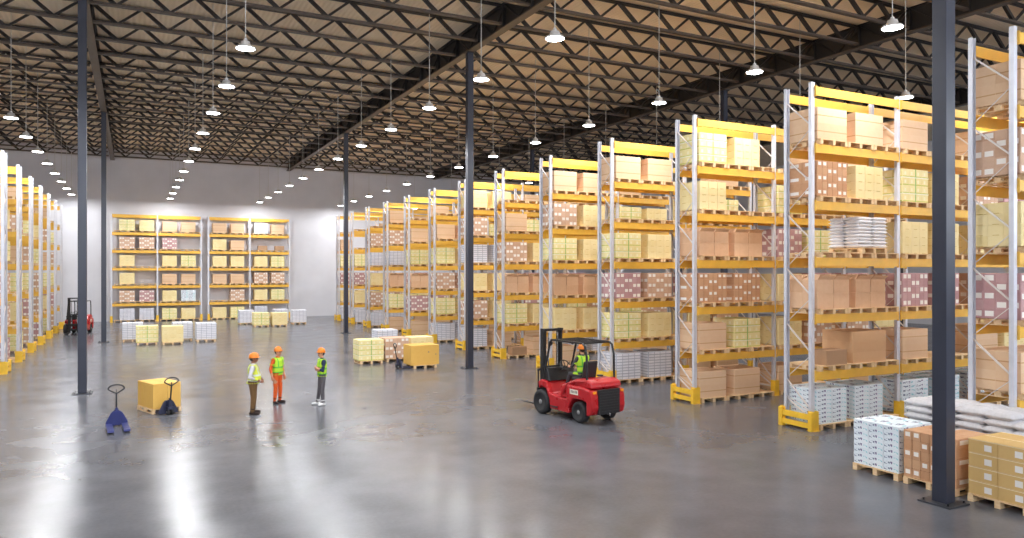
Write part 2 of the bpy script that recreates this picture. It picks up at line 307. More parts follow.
MT = {}
def init_mats():
    # floor: polished concrete
    t = NT('polished_concrete'); n1 = t.noise(.16, 2, rough=.5); n2 = t.noise(.9, 3, rough=.5); n3 = t.noise(14, 4); n4 = t.noise(1.3, 0)
    f = t.math('ADD', t.math('MULTIPLY', n1, .5), t.math('ADD', t.math('MULTIPLY', n2, .35), t.math('MULTIPLY', n3, .15)))
    c = t.mix(t.ramp(f, 0, 1), srgb(78, 79, 84), srgb(110, 111, 117))
    r = t.ramp(t.math('ADD', t.math('MULTIPLY', n2, .6), t.math('MULTIPLY', n1, .4)), .15, .28)
    MT['floor'] = t.out(c, r, 0, .27, n4, .04, .02)
    # painted wall
    t = NT('white_wall_panel'); nz = t.noise(.5, 4)
    MT['wall'] = t.out(t.mix(t.ramp(nz, 0, 1), srgb(214, 214, 220), srgb(224, 224, 230)), .7, 0, .2)
    # roof deck with ribs
    t = NT('ribbed_roof_deck'); tc = t.n('ShaderNodeTexCoord'); w = t.n('ShaderNodeTexWave'); w.inputs['Scale'].default_value = 1.6; t.l(tc.outputs['Object'], w.inputs['Vector'])
    nz = t.noise(.4, 4)
    MT['deck'] = t.out(t.mix(t.ramp(nz, 0, 1), srgb(246, 224, 192), srgb(252, 234, 206)), .75, 0, .2, w.outputs['Fac'], .5, .03)
    MT['joist'] = plain('joist_steel', srgb(40, 34, 31), .5, 0, .2, 3)
    MT['chord'] = plain('joist_chord_steel', srgb(84, 72, 62), .5, 0, .15, 3)
    MT['girder'] = plain('girder_steel', srgb(44, 41, 40), .5, 0, .15, 2)
    MT['flange'] = plain('girder_flange_steel', srgb(92, 80, 68), .5, 0, .15, 2)
    MT['column'] = plain('slate_column_paint', srgb(50, 53, 66), .35, 0, .08, 2)
    MT['plate'] = plain('base_plate_steel', srgb(70, 72, 78), .4, .3, .15, 8)
    MT['bolt'] = plain('bolt_steel', srgb(60, 60, 62), .35, .8, .1, 30)
    MT['post'] = plain('galvanised_post', srgb(212, 213, 220), .38, .25, .06, 5)
    MT['brace'] = plain('galvanised_brace', srgb(226, 216, 210), .5, .1, .06, 5)
    MT['beam'] = plain('yellow_beam_paint', srgb(238, 186, 72), .42, 0, .06, 3)
    MT['guard'] = plain('yellow_guard_paint', srgb(240, 192, 56), .45, 0, .08, 5)
    t = NT('pallet_wood'); nz = t.noise(3, 5, stretch=(1, 8, 8)); oi = t.n('ShaderNodeObjectInfo')
    c = t.mix(t.ramp(nz, 0, 1), srgb(226, 190, 142), srgb(244, 216, 174)); c = t.mix(t.math('MULTIPLY', oi.outputs['Random'], .25), c, srgb(196, 150, 104))
    MT['wood'] = t.out(c, .75, 0, .2)
    MT['tape'] = plain('pale_strap', srgb(246, 240, 214), .4, 0, .05, 10)
    MT['strap'] = plain('green_strap', srgb(150, 190, 96), .4, 0, .1, 10)
    MT['sack'] = plain('white_woven_sack', srgb(206, 204, 206), .75, 0, .06, 20, .3)
    MT['sack_w'] = plain('bright_white_sack', srgb(234, 233, 236), .7, 0, .04, 20, .3)
    # carton families
    K1, K2 = srgb(196, 146, 104), srgb(214, 168, 126)
    MT['B'] = carton_mat('labelled_brown_cartons', srgb(202, 164, 136), srgb(218, 184, 158), [(.12, .86, .22, .84)], 2)
    MT['M'] = carton_mat('labelled_mauve_cartons', srgb(186, 142, 142), srgb(204, 166, 164), [(.12, .86, .22, .84)], 2)
    MT['Y'] = carton_mat('pale_yellow_cartons', srgb(238, 216, 154), srgb(245, 227, 176), None, None, [(srgb(206, 178, 104), (.3, .7, .0, .08), 0)])
    MT['G'] = carton_mat('yellow_cartons_with_print', srgb(236, 220, 152), srgb(245, 232, 178), None, None, [(srgb(196, 200, 96), (.0, 1., .05, .16), 0), (srgb(246, 238, 200), (.28, .55, .3, .7), 0)])
    MT['P'] = carton_mat('plain_kraft_carton', srgb(222, 184, 146), srgb(230, 197, 162), None, None, None, (.47, .53, srgb(202, 156, 112)))
    MT['Q'] = carton_mat('plain_tan_cartons', srgb(206, 162, 120), srgb(214, 172, 130))
    MT['K'] = carton_mat('kraft_box_board', srgb(218, 174, 136), srgb(233, 195, 160))
    MT['D'] = carton_mat('grey_brown_box_board', srgb(172, 136, 104), srgb(180, 144, 112))
    MT['O'] = carton_mat('golden_carton_board', srgb(226, 176, 88), srgb(234, 190, 102))
    MT['W'] = carton_mat('white_wrapped_bundles', srgb(222, 222, 230), srgb(236, 236, 242), None, None, [(srgb(176, 178, 190), (.0, 1., .0, .1), 0)])
    MT['C'] = carton_mat('white_printed_cartons', srgb(222, 232, 238), srgb(236, 242, 246), None, None,
                         [(srgb(150, 206, 214), (.62, .95, .18, .62), 3), (srgb(96, 108, 136), (.06, .42, .25, .7), 5), (srgb(120, 112, 146), (.45, .58, .2, .8), 4)])
    MT['lab_c'] = carton_mat('brown_carton_with_label', srgb(196, 146, 108), srgb(212, 168, 130), [(.2, .78, .34, .8)])
    MT['lab_n'] = carton_mat('brown_carton_board', srgb(196, 146, 108), srgb(212, 168, 130))
    MT['tan_l'] = carton_mat('tan_carton_with_label', srgb(214, 176, 112), srgb(226, 190, 128), [(.55, .8, .25, .7)], None, None, (.92, 1.0, srgb(240, 220, 180)))
    # machines
    MT['red'] = plain('red_truck_paint', srgb(178, 26, 34), .3, 0, .06, 3)
    MT['black'] = plain('black_steel', srgb(34, 34, 36), .42, 0, .15, 4)
    MT['rubber'] = plain('tyre_rubber', srgb(36, 36, 38), .7, 0, .15, 10)
    MT['hub'] = plain('grey_wheel_hub', srgb(150, 150, 150), .4, .3, .1, 10)
    MT['darkred'] = plain('dark_red_cover', srgb(120, 20, 26), .4, 0, .1, 5)
    MT['chrome'] = plain('bright_rod_steel', srgb(170, 170, 172), .25, .8, .05, 10)
    MT['lens'] = plain('amber_lens', srgb(240, 150, 40), .2, 0, .05, 10)
    MT['clear'] = plain('pale_lens', srgb(235, 235, 225), .2, 0, .03, 10)
    MT['plate_w'] = plain('white_decal', srgb(232, 226, 208), .4, 0, .05, 20)
    MT['blue'] = plain('blue_jack_paint', srgb(38, 46, 104), .35, 0, .1, 6)
    MT['navy'] = plain('dark_navy_jack_paint', srgb(44, 48, 72), .35, 0, .1, 6)
    MT['seat'] = plain('black_vinyl', srgb(40, 40, 42), .5, 0, .1, 8)
    # people
    for k, c in dict(skin=(206, 150, 120), skin2=(150, 104, 80), hair=(50, 36, 28), orange=(226, 96, 40), brown=(112, 84, 52), grey=(92, 88, 92), navy_cloth=(34, 46, 78),
                     white_cloth=(208, 206, 212), shoe=(52, 38, 32), shoe_white=(226, 226, 226), eye=(30, 24, 22), lip=(160, 90, 80), charcoal=(70, 70, 74)).items():
        MT[k] = plain('fabric_' + k if k not in ('skin', 'skin2', 'hair', 'eye', 'lip') else k + '_tone', srgb(*c), .7, 0, .1, 14, .3)
    MT['hat'] = plain('orange_hat_shell', srgb(240, 136, 40), .3, 0, .05, 6)
    for nm, base in (('vest_y', srgb(216, 226, 70)), ('vest_g', srgb(190, 232, 60))):
        t = NT('high_visibility_' + nm[-1]); tc = t.n('ShaderNodeTexCoord'); s = t.n('ShaderNodeSeparateXYZ'); t.l(tc.outputs['Object'], s.inputs[0])
        z = s.outputs[2]; nz = t.noise(12)
        m = t.math('MAXIMUM', t.rng(z, .98, 1.03), t.rng(z, 1.15, 1.20))
        y = t.math('ABSOLUTE', s.outputs[1]); m = t.math('MAXIMUM', m, t.math('MULTIPLY', t.rng(y, .085, .125), t.math('GREATER_THAN', z, 1.2)))
        MT[nm] = t.out(t.mix(m, t.mix(nz, shade(base, .85), base), srgb(214, 220, 214) if nm[-1] == 'y' else srgb(96, 190, 70)), .6, 0, .3)
    MT['lamp_white'] = plain('lamp_housing_white', srgb(225, 224, 222), .4, 0, .03, 10)
    MT['cable'] = plain('lamp_cable_grey', srgb(200, 198, 192), .5, 0, .05, 10)
    t = NT('lamp_glow'); nz = t.noise(5); t.out(srgb(255, 250, 240), .3)
    t.b.inputs['Emission Color'].default_value = (.965, .98, 1, 1); t.b.inputs['Emission Strength'].default_value = LAMP
    MT['glow'] = t.mat

LAMP = 340.0
init_mats()

# ------------------------------------------------------------------ the hall
XL, XR, YF = -19.0, 57.2, -9.0
def structure(name, mb, mat, label=None):
    o = mb.build(name, mat); tag(o, label, None, None, 'structure'); return o

structure('floor', MB().box(XL - .3, YF - 30, -.3, XR + .3, WALL_Y + .3, 0), MT['floor'], 'polished grey concrete warehouse floor')
structure('ceiling', MB().box(XL - .3, YF - .3, DECK, XR + .3, WALL_Y + .3, DECK + .25), MT['deck'], 'tan ribbed metal roof deck above the joists')
structure('wall_back', MB().box(XL - .3, WALL_Y, 0, XR + .3, WALL_Y + .3, DECK), MT['wall'], 'white far wall behind the back racks')
structure('wall_left', MB().box(XL - .3, YF, 0, XL, WALL_Y, DECK), MT['wall'], 'white left side wall')
structure('wall_right', MB().box(XR, YF, 0, XR + .3, WALL_Y, DECK), MT['wall'], 'white right side wall')
w = MB().box(XL, YF - .3, 0, XR, YF, 6.0).box(XL, YF - .3, 13.2, XR, YF, DECK)      # wall behind the camera with a band of high windows
k = 0; x = XL
while x < XR:
    w.box(x, YF - .3, 6.0, min(XR, x + .35), YF, 13.2); x += 4.0
structure('wall_front', w, MT['wall'], 'wall with a band of high windows')

# columns
COLX = [-1.56, 13.1, 27.8, 42.5]
COLY = [8.45, 29.6, 50.7]
colname = {(0, 1): 'tall dark steel column standing left of the blue pallet jack and boxed pallet',
           (0, 2): 'slim dark steel column beside the far red forklift, left of the back racks',
           (1, 0): 'big dark steel column standing in front of the brown carton pallet at right',
           (1, 1): 'dark steel column standing on the open floor before the middle racks',
           (1, 2): 'slim dark steel column standing before the farthest racks on the right',
           (2, 1): 'dark column top rising behind the third rack on the right',
           (2, 2): 'thin dark column top rising behind the sixth rack on the right',
           (3, 1): 'dark steel column deep behind the nearest racks on the right', (3, 2): 'dark steel column deep behind the distant racks on the right'}
cm = MB(); a = .135; tk = .02
cm.box(-a, -a, .03, a, -a + tk, 13.8).box(-a, a - tk, .03, a, a, 13.8).box(-a, -a + tk, .03, -a + tk, a - tk, 13.8).box(a - tk, -a + tk, .03, a, a - tk, 13.8)
cm = MB().box(-a, -a, .03, a, a, 13.8)
shaft = cm.mesh('shaft', MT['column'])
plate = MB().box(-.3, -.3, 0, .3, .3, .03).mesh('base_plate', MT['plate'])
bolt = MB().cyl((0, 0, .03), (0, 0, .035), .035, n=12).cyl((0, 0, .035), (0, 0, .075), .018, n=6).mesh('bolt', MT['bolt'])
cap = MB().box(-.2, -.2, 13.8, .2, .2, 13.83).mesh('cap_plate', MT['girder'])
for i, x in enumerate(COLX):
    for j, y in enumerate(COLY):
        if (i, j) not in colname: continue
        t = thing('steel_column', colname[i, j], 'column', (13.14, 8.37, 0) if (i, j) == (1, 0) else (x, y, 0), 0, 'steel columns of the hall', 'thing')
        link('shaft', shaft, t, .012); link('base_plate', plate, t); link('cap_plate', cap, t)
        for sx in (-.23, .23):
            for sy in (-.23, .23): link('bolt', bolt, t, loc=(sx, sy, 0))

# girders between columns
gy = [-12.65, 8.45, 29.6, 50.7, WALL_Y]
GB = 13.83
rowname = ['over the left column line', 'over the middle column line', 'over the rack rows at right', 'over the far right side']
segname = ['above the camera', 'between the nearest and second columns', 'between the second and third columns', 'running into the back wall']
for i, x in enumerate(COLX):
    for k in range(4):
        y0, y1 = max(gy[k], YF), gy[k + 1]
        L = y1 - y0 - .02
        t = thing('roof_girder', f'deep dark roof girder {rowname[i]}, {segname[k]}', 'girder', (x, y0 + .01, GB), 0, 'roof girders')
        MB().box(-.012, 0, .05, .012, L, .94).build('web_plate', MT['girder'], t)
        MB().box(-.17, 0, 0, .17, L, .05).build('bottom_flange', MT['flange'], t)
        MB().box(-.17, 0, .94, .17, L, .98).build('top_flange', MT['girder'], t)
        n = 9; st = MB().box(-.15, -.02, .05, .15, .02, .94).mesh('stiffener', MT['girder'])
        for q in range(n): link('stiffener', st, t, loc=(0, (q + .5) * L / n, 0))
        lt = MB()
        for q in range(n):
            ya, yb, ym = (q + .5) * L / n - L / n / 2, (q + .5) * L / n + L / n / 2, (q + .5) * L / n
            for s in (-1, 1):
                lt.bar((s * .05, max(ya, .05), .08), (s * .05, ym, .90), .07, .06, 0, (1, 0, 0)); lt.bar((s * .05, ym, .90), (s * .05, min(yb, L - .05), .08), .07, .06, 0, (1, 0, 0))
        lt.build('diagonal_lattice', MT['girder'], t)

# joists
JS = 2.344
jy = [29.6 + JS / 2 + JS * k for k in range(-15, 18)]
jy = [y for y in jy if YF < y < WALL_Y - .2]
span = 14.7 - .36
def joist_meshes(span):
    tc = MB().box(0, -.11, TOP - .06, span, -.02, TOP).box(0, .02, TOP - .06, span, .11, TOP).mesh('top_chord', MT['joist'])
    bc = MB().box(0, -.095, BOT, span, .095, BOT + .02).box(0, -.08, BOT + .02, span, -.03, BOT + .09).box(0, .03, BOT + .02, span, .08, BOT + .09).mesh('bottom_chord', MT['chord'])
    wb = MB(); n = 8; s = span / n
    for k in range(n):
        x0, xm, x1 = k * s, (k + .5) * s, (k + 1) * s
        wb.bar((x0 + .03, 0, TOP - .03), (xm, 0, BOT + .06), .13, .12, 0, (0, 1, 0))
        wb.bar((xm, 0, BOT + .06), (x1 - .03, 0, TOP - .03), .085, .08, 0, (0, 1, 0))
    return tc, bc, wb.mesh('web_lattice', MT['joist'])
JM = joist_meshes(span)
bays = [(-1.63 - 14.7, 'left of the left columns'), (-1.63, 'between the left and middle columns'), (13.1, 'over the rack ends'), (27.8, 'over the far right racks')]
for bx, bn in bays:
    for k, y in enumerate(reversed(jy)):
        key = f'J{round(bx)}_{k}'
        if key in SKIP: continue
        t = thing('roof_joist', f'dark roof joist {bn}, {ordn(k + 1)} from the back wall', 'joist', (bx + .18, y, 0), 0, 'open-web roof joists')
        KEYS[t.name] = key
        for me in JM: link(me.name.split('.')[0], me, t)

# pendant lamps
LX = [-4.43, 2.82, 10.13, 17.42, 24.8]
LN = ['leftmost row', 'row over the workers', 'row over the aisle', 'row over the rack ends', 'row deep over the racks']
LZ = CAMZ + 6.31
housing = MB().lathe([(.05, .20), (.055, .26), (.03, .29)], 16).lathe([(.262, .0), (.272, .02), (.24, .055), (.15, .10), (.12, .20), (.05, .205)], 28).mesh('housing', MT['lamp_white'], True)
dif = MB(); dif.quad([((.25) * cos(2 * pi * i / 28), (.25) * sin(2 * pi * i / 28), -.003) for i in reversed(range(28))]); diff = dif.mesh('diffuser', MT['glow'], fix=False)
cabl = MB().cyl((0, 0, .28), (0, 0, DECK - LZ - .002), .014, n=6).mesh('cable', MT['cable'])
for i, x in enumerate(LX):
    y0 = 17.2 - 4.75 * 1
    ys = [y0 + 4.75 * k for k in range(20) if y0 + 4.75 * k < WALL_Y - 1.2]
    for k, y in enumerate(reversed(ys)):
        t = thing('pendant_lamp', f'white round high-bay pendant lamp, {ordn(k + 1)} from the back wall, {LN[i]}', 'lamp', (x, y, LZ), 0, 'pendant high-bay lamps')
        link('housing', housing, t); link('diffuser', diff, t); link('cable', cabl, t)

# ------------------------------------------------------------------ racks
BAY, RD = 3.5, .92
LV = [1.56, 3.08, 4.60, 6.10, 7.62, 9.14]      # tops of the beams
BH = .23
def chan(h, flip):
    m = MB(); s = -1 if flip else 1
    m.box(-.06, -.004, 0, .06, .004, h) if False else None
    y0 = 0
    m.box(-.06, -.006, 0, .06, .006, h).box(-.06, .006 if s > 0 else -.09, 0, -.052, .09 if s > 0 else -.006, h).box(.052, .006 if s > 0 else -.09, 0, .06, .09 if s > 0 else -.006, h)
    return m.mesh('post', MT['post'])
POST_F, POST_R = chan(9.26, False), chan(9.26, True)
def brace_mesh():
    m = MB(); zs = [.75] + [z - .3 for z in LV]
    m.bar((0, .05, .3), (0, RD - .05, .3), .035, .05)
    for k, z in enumerate(zs):
        lo = z - (.45 if k == 0 else .72)
        m.bar((0, RD - .05, z), (0, .05, lo), .03, .04, 0, (1, 0, 0))
        if k: m.bar((0, .05, lo - .06), (0, RD - .05, zs[k - 1] + .06), .014, .02, 0, (1, 0, 0))
    return m.mesh('brace_lattice', MT['brace'])
BRACE = brace_mesh()
def beam_mesh():
    m = MB(); L = BAY - .12
    m.box(0, -.022, 0, L, .022, BH - .05).box(0, -.022, BH - .05, L, -.002, BH)
    for x in (0, L): m.box(x - .004 if x == 0 else x - .012, -.03, -.03, x + .012 if x == 0 else x + .004, .03, BH + .03)
    m.box(0, .0, BH - .055, L, .05, BH - .05)
    return m.mesh('beam', MT['beam'])
BEAM = beam_mesh()
GUARD = MB().box(-.1, -.1, 0, .1, -.088, .52).box(-.1, -.088, 0, -.088, .09, .52).box(.088, -.088, 0, .1, .09, .52).box(-.13, -.13, 0, .13, .1, .012).mesh('post_guard', MT['guard'])
GUARD_R = MB().box(-.1, .088, 0, .1, .1, .52).box(-.1, -.09, 0, -.088, .088, .52).box(.088, -.09, 0, .1, .088, .52).box(-.13, -.1, 0, .13, .13, .012).mesh('post_guard', MT['guard'])
ENDG = MB().box(-.17, -.06, .07, -.11, RD + .04, .2).box(-.17, -.06, .29, -.11, RD + .04, .44).box(-.19, -.12, 0, -.1, 0, .5).box(-.19, RD - .04, 0, -.1, RD + .08, .5).mesh('end_guard', MT['guard'])
ENDG_L = MB().box(.11, -.06, .07, .17, RD + .04, .2).box(.11, -.06, .29, .17, RD + .04, .44).box(.1, -.12, 0, .19, 0, .5).box(.1, RD - .04, 0, .19, RD + .08, .5).mesh('end_guard', MT['guard'])

def rack(label, x0, y0, nb, group, end=None, lite=False):
    t = thing('pallet_rack', label, 'rack', (x0, y0, 0), 0, group)
    for k in range(nb + 1):
        x = k * BAY
        link('post', POST_F, t, loc=(x, 0, 0)); link('post', POST_R, t, loc=(x, RD, 0)); link('brace_lattice', BRACE, t, loc=(x, 0, 0))
        link('post_guard', GUARD, t, loc=(x, -.01, 0))
        if not lite: link('post_guard', GUARD_R, t, loc=(x, RD + .01, 0))
    if end == 'L': link('end_guard', ENDG, t)
    if end == 'R': link('end_guard', ENDG_L, t, loc=(nb * BAY, 0, 0))
    for k in range(nb):
        for z in LV:
            link('beam', BEAM, t, loc=(k * BAY + .06, -.028, z - BH)); link('beam', BEAM, t, loc=(k * BAY + .06, RD + .028, z - BH))
    return t

# ------------------------------------------------------------------ pallets
PW, PD, PH = 1.05, 1.10, .144
def pallet_parts(w, d):
    dk = MB(); sk = []
    n = 6; bw = (d - .03 * (n - 1)) / n
    for k in range(n): dk.box(-w / 2, -d / 2 + k * (bw + .03), .122, w / 2, -d / 2 + k * (bw + .03) + bw, PH)
    for x in (-w / 2, -.05, w / 2 - .1): dk.box(x, -d / 2, .1, x + .1, d / 2, .122)
    bl = MB().box(-.05, -.07, .022, .05, .07, .1)
    ru = MB().box(-.05, -d / 2, 0, .05, d / 2, .022)
    return dk, bl, ru
_dk, _bl, _ru = pallet_parts(PW, PD)
DECKM, BLOCKM, RUNM = _dk.mesh('deck', MT['wood']), _bl.mesh('block', MT['wood']), _ru.mesh('runner', MT['wood'])
one = MB(); one.v, one.f, one.m, one.uv = list(_dk.v), list(_dk.f), list(_dk.m), list(_dk.uv)
for x in (-PW / 2 + .05, 0, PW / 2 - .05):
    for y in (-PD / 2 + .07, 0, PD / 2 - .07): one.box(x - .05, y - .07, .022, x + .05, y + .07, .1)
    one.box(x - .05, -PD / 2, 0, x + .05, PD / 2, .022)
PALLET = one.mesh('pallet', MT['wood'])
def pallet(loc, label, group, rz=0, full=False, key=None):
    if key and key in SKIP: return None
    if key and key in DEEP: DEEP_AT.append(Vector(loc)); return None
    if full:
        t = thing('pallet', label, 'pallet', loc, rz, group)
        link('deck', DECKM, t)
        for x in (-PW / 2 + .05, 0, PW / 2 - .05):
            for y in (-PD / 2 + .07, 0, PD / 2 - .07): link('block', BLOCKM, t, loc=(x, y, 0))
            link('runner', RUNM, t, loc=(x, 0, 0))
    else:
        t = link('pallet', PALLET, None, 0, loc); t.rotation_euler.z = rz; tag(t, label, 'pallet', group)
    if key: KEYS[t.name] = key
    return t

# ------------------------------------------------------------------ loads
def grooved(name, w, d, h, nx, ny, nz, mat, g=.008, out=.007, jitter=0):
    """a strapped block of cartons: one closed skin with a groove round every carton; UVs count cartons"""
    v = []; idx = {}; f = []; uv = []
    rnd = random.Random(hash((nx, ny, nz)) & 255)
    def V(p):
        k = tuple(round(c, 5) for c in p)
        if k not in idx: idx[k] = len(v); v.append(k)
        return idx[k]
    sides = [(Vector((-w / 2, -d / 2, 0)), Vector((w, 0, 0)), Vector((0, 0, h)), nx, nz), (Vector((w / 2, -d / 2, 0)), Vector((0, d, 0)), Vector((0, 0, h)), ny, nz),
             (Vector((w / 2, d / 2, 0)), Vector((-w, 0, 0)), Vector((0, 0, h)), nx, nz), (Vector((-w / 2, d / 2, 0)), Vector((0, -d, 0)), Vector((0, 0, h)), ny, nz),
             (Vector((-w / 2, -d / 2, h)), Vector((w, 0, 0)), Vector((0, d, 0)), nx, ny), (Vector((-w / 2, d / 2, 0)), Vector((w, 0, 0)), Vector((0, -d, 0)), nx, ny)]
    for s, (o, a, b, na, nb) in enumerate(sides):
        n = a.cross(b).normalized(); ua, ub = a.normalized(), b.normalized()
        for i in range(na):
            for j in range(nb):
                c = [o + a * (i / na) + b * (j / nb), o + a * ((i + 1) / na) + b * (j / nb), o + a * ((i + 1) / na) + b * ((j + 1) / nb), o + a * (i / na) + b * ((j + 1) / nb)]
                e = out + (rnd.random() * jitter if s < 4 else 0)
                q = [c[0] + ua * g + ub * g + n * e, c[1] - ua * g + ub * g + n * e, c[2] - ua * g - ub * g + n * e, c[3] + ua * g - ub * g + n * e]
                ci = [V(p) for p in c]; qi = [V(p) for p in q]
                U = lambda x, y: (i + x + s * 100, j + y + s * 100)
                f.append(tuple(qi)); uv.append([U(.03, .03), U(.97, .03), U(.97, .97), U(.03, .97)])
                for k in range(4):
                    k2 = (k + 1) % 4; f.append((ci[k], ci[k2], qi[k2], qi[k])); uv.append([U(.01, .01)] * 4)
    m = MB(); m.v, m.f, m.uv, m.m = v, f, uv, [0] * len(f)
    return m.mesh(name, mat)

def carton_mesh(name, w, d, h, mat, bev=.006):
    m = MB(); m.box(-w / 2, -d / 2, 0, w / 2, d / 2, h)
    me = m.mesh(name, mat)
    bm = bmesh.new(); bm.from_mesh(me); bmesh.ops.bevel(bm, geom=bm.edges[:], offset=bev, segments=1, affect='EDGES'); bm.to_mesh(me); bm.free()
    return me

LOADS = {  # type: (name, description, category, meshes)
    'B': ('carton_load', 'brown cartons with white labels', 'carton load', grooved('carton_load', 1.16, 1.0, .95, 6, 4, 5, MT['B'])),
    'M': ('carton_load', 'mauve cartons with white labels', 'carton load', grooved('carton_load', 1.14, 1.0, .95, 6, 4, 5, MT['M'])),
    'Y': ('carton_load', 'pale yellow cartons', 'carton load', grooved('carton_load', 1.12, 1.0, .92, 3, 3, 4, MT['Y'])),
    'G': ('carton_load', 'yellow cartons with green straps', 'carton load', grooved('carton_load', 1.16, 1.0, .94, 4, 3, 4, MT['G'])),
    'P': ('cardboard_box', 'big plain cardboard box', 'box', grooved('cardboard_box', 1.14, 1.0, .84, 1, 2, 2, MT['P'], .004, .003)),
    'Q': ('cardboard_box', 'big tan box in three tiers', 'box', grooved('cardboard_box', 1.38, 1.0, .86, 1, 1, 3, MT['Q'], .004, .003)),
    'W': ('bundle_load', 'white wrapped bundles', 'load', grooved('bundle_load', 1.12, 1.0, .98, 4, 3, 9, MT['W'], .012, .014)),
    'C': ('carton_load', 'white printed cartons', 'carton load', grooved('carton_load', 1.16, 1.0, .94, 2, 2, 8, MT['C'])),
    'O': ('carton_load', 'golden cartons', 'carton load', grooved('carton_load', 1.14, 1.0, .92, 3, 3, 3, MT['O'])),
}
def strap_mesh():
    m = MB(); y, h, x = .514, .955, .0
    for a in (-.07, .07) if False else (0,):
        m.box(a - .016, -y, .0, a + .016, -y + .008, h).box(a - .016, y - .008, 0, a + .016, y, h).box(a - .016, -y, h - .006, a + .016, y, h + .002)
    return m.mesh('strap', MT['strap'])
STRAP = strap_mesh()
STRAP_B = MB().box(-.594, -.514, 0, .594, -.508, .03).box(-.594, .508, 0, .594, .514, .03).box(-.594, -.508, 0, -.588, .508, .03).box(.588, -.508, 0, .594, .508, .03).mesh('strap', MT['tape'])
def load(kind, loc, label, group, rz=0, key=None, sx=1):
    if key and key in SKIP: return None
    nm, ds, cat, me = LOADS[kind]
    o = link(nm, me, None, 0, loc); o.rotation_euler.z = rz; tag(o, label, cat, group)
    if sx != 1: o.scale = (sx, sx, sx)
    if kind == 'G':
        link('strap', STRAP, o, loc=(.0, 0, 0)); link('strap', STRAP_B, o, loc=(0, 0, .22)); link('strap', STRAP_B, o, loc=(0, 0, .69))
    if key: KEYS[o.name] = key
    return o

# single cartons and sacks
CM = {'c': carton_mesh('carton', .385, .48, .114, MT['C']), 'c2': carton_mesh('carton', .57, .49, .115, MT['C']), 'bl': carton_mesh('carton', .19, .50, .188, MT['lab_c']), 'bn': carton_mesh('carton', .19, .50, .188, MT['lab_n']),
      'y': carton_mesh('carton', .37, .5, .225, MT['Y']), 'k': carton_mesh('carton', .62, .5, .42, MT['K']), 'd': carton_mesh('carton', .8, .5, .4, MT['D']),
      't': carton_mesh('carton', .54, .54, .24, MT['tan_l']), 'o': carton_mesh('carton', .4, .395, .74, MT['O'])}
CD = {'c': (.385, .48, .114), 'c2': (.57, .49, .115), 'bl': (.19, .5, .188), 'bn': (.19, .5, .188), 'y': (.37, .5, .225), 'k': (.62, .5, .42), 't': (.54, .54, .24), 'o': (.4, .395, .74), 'd': (.8, .5, .4)}
def stack(kind, loc, nx, ny, nz, desc, where, group, rz=0, key='', faces=('front', 'rear'), jit=.004):
    """separate cartons, nx columns, ny deep, nz layers"""
    g = .005
    R = Matrix.Rotation(rz, 3, 'Z'); rnd = random.Random(key)
    for k in range(nz):
        for j in range(ny):
            for i in range(nx):
                kk = kind
                if kind == 'b': kk = 'bl' if ((i // 2) + k) % 2 == 0 else 'bn'
                if kind == 'k' and k == nz - 1: kk = 'ko'
                w, d, h = CD[kk]; ky = f'{key}_{k}{j}{i}'
                if ky in SKIP: continue
                p = Vector(((i - (nx - 1) / 2) * (w + g), (j - (ny - 1) / 2) * (d + g), k * (CD[kind if kind != 'b' else kk][2] + .001)))
                p += Vector((rnd.uniform(-jit, jit), rnd.uniform(-jit, jit), 0)) * .5
                o = link('carton', CM[kk], None, 0, Vector(loc) + R @ p); o.rotation_euler.z = rz
                dd = desc if kind != 'b' else (desc + ' with label' if kk == 'bl' else desc)
                tag(o, f'{dd}, layer {k + 1} up, {ordn(i + 1)} from left, {faces[j]}, {where}', 'carton', group); KEYS[o.name] = ky

def open_box(w, d, h):
    m = MB(); t = .008
    m.box(-w / 2, -d / 2, 0, w / 2, d / 2, t).box(-w / 2, -d / 2, t, w / 2, -d / 2 + t, h).box(-w / 2, d / 2 - t, t, w / 2, d / 2, h).box(-w / 2, -d / 2 + t, t, -w / 2 + t, d / 2 - t, h).box(w / 2 - t, -d / 2 + t, t, w / 2, d / 2 - t, h)
    for s in (-1, 1):
        m.bar((0, s * (d / 2 - t / 2), h), (0, s * (d / 2 + .11), h + (.1 if s < 0 else .13)), w * .97, .005, 0, (0, 0, 1))
        m.bar((s * (w / 2 - t / 2), 0, h), (s * (w / 2 - .12), 0, h + .14), d * .94, .005, 0, (0, 0, 1))
    return m.mesh('carton', MT['K'])
CM['ko'] = open_box(.60, .5, .36); CD['ko'] = (.62, .5, .36)
def sack_mesh(w, d, h, pw=.6, mat='sack'):
    m = MB(); nx, ny = 12, 10; idx = {}
    def P(i, j, s):
        x, y = -1 + 2 * i / nx, -1 + 2 * j / ny
        ed = (1 - abs(x) ** 4) * (1 - abs(y) ** 4)
        e = ed ** pw
        px, py = x * w / 2 * (1 - .05 * y * y), y * d / 2 * (1 - .04 * x * x)
        z = h / 2 + s * h / 2 * (.1 + .9 * e) + .006 * sin(7 * x + 2) * cos(6 * y) * e
        return (px, py, max(0, z))
    v = []; f = []
    for s in (-1, 1):
        for i in range(nx + 1):
            for j in range(ny + 1): idx[i, j, s] = len(v); v.append(P(i, j, s))
        for i in range(nx):
            for j in range(ny): f.append((idx[i, j, s], idx[i + 1, j, s], idx[i + 1, j + 1, s], idx[i, j + 1, s]))
    for i in range(nx):
        for j in (0, ny): f.append((idx[i, j, -1], idx[i + 1, j, -1], idx[i + 1, j, 1], idx[i, j, 1]))
    for j in range(ny):
        for i in (0, nx): f.append((idx[i, j, -1], idx[i, j + 1, -1], idx[i, j + 1, 1], idx[i, j, 1]))
    m.v, m.f, m.m, m.uv = v, f, [0] * len(f), [[(0, 0)] * 4] * len(f)
    return m.mesh('sack', MT[mat], True)
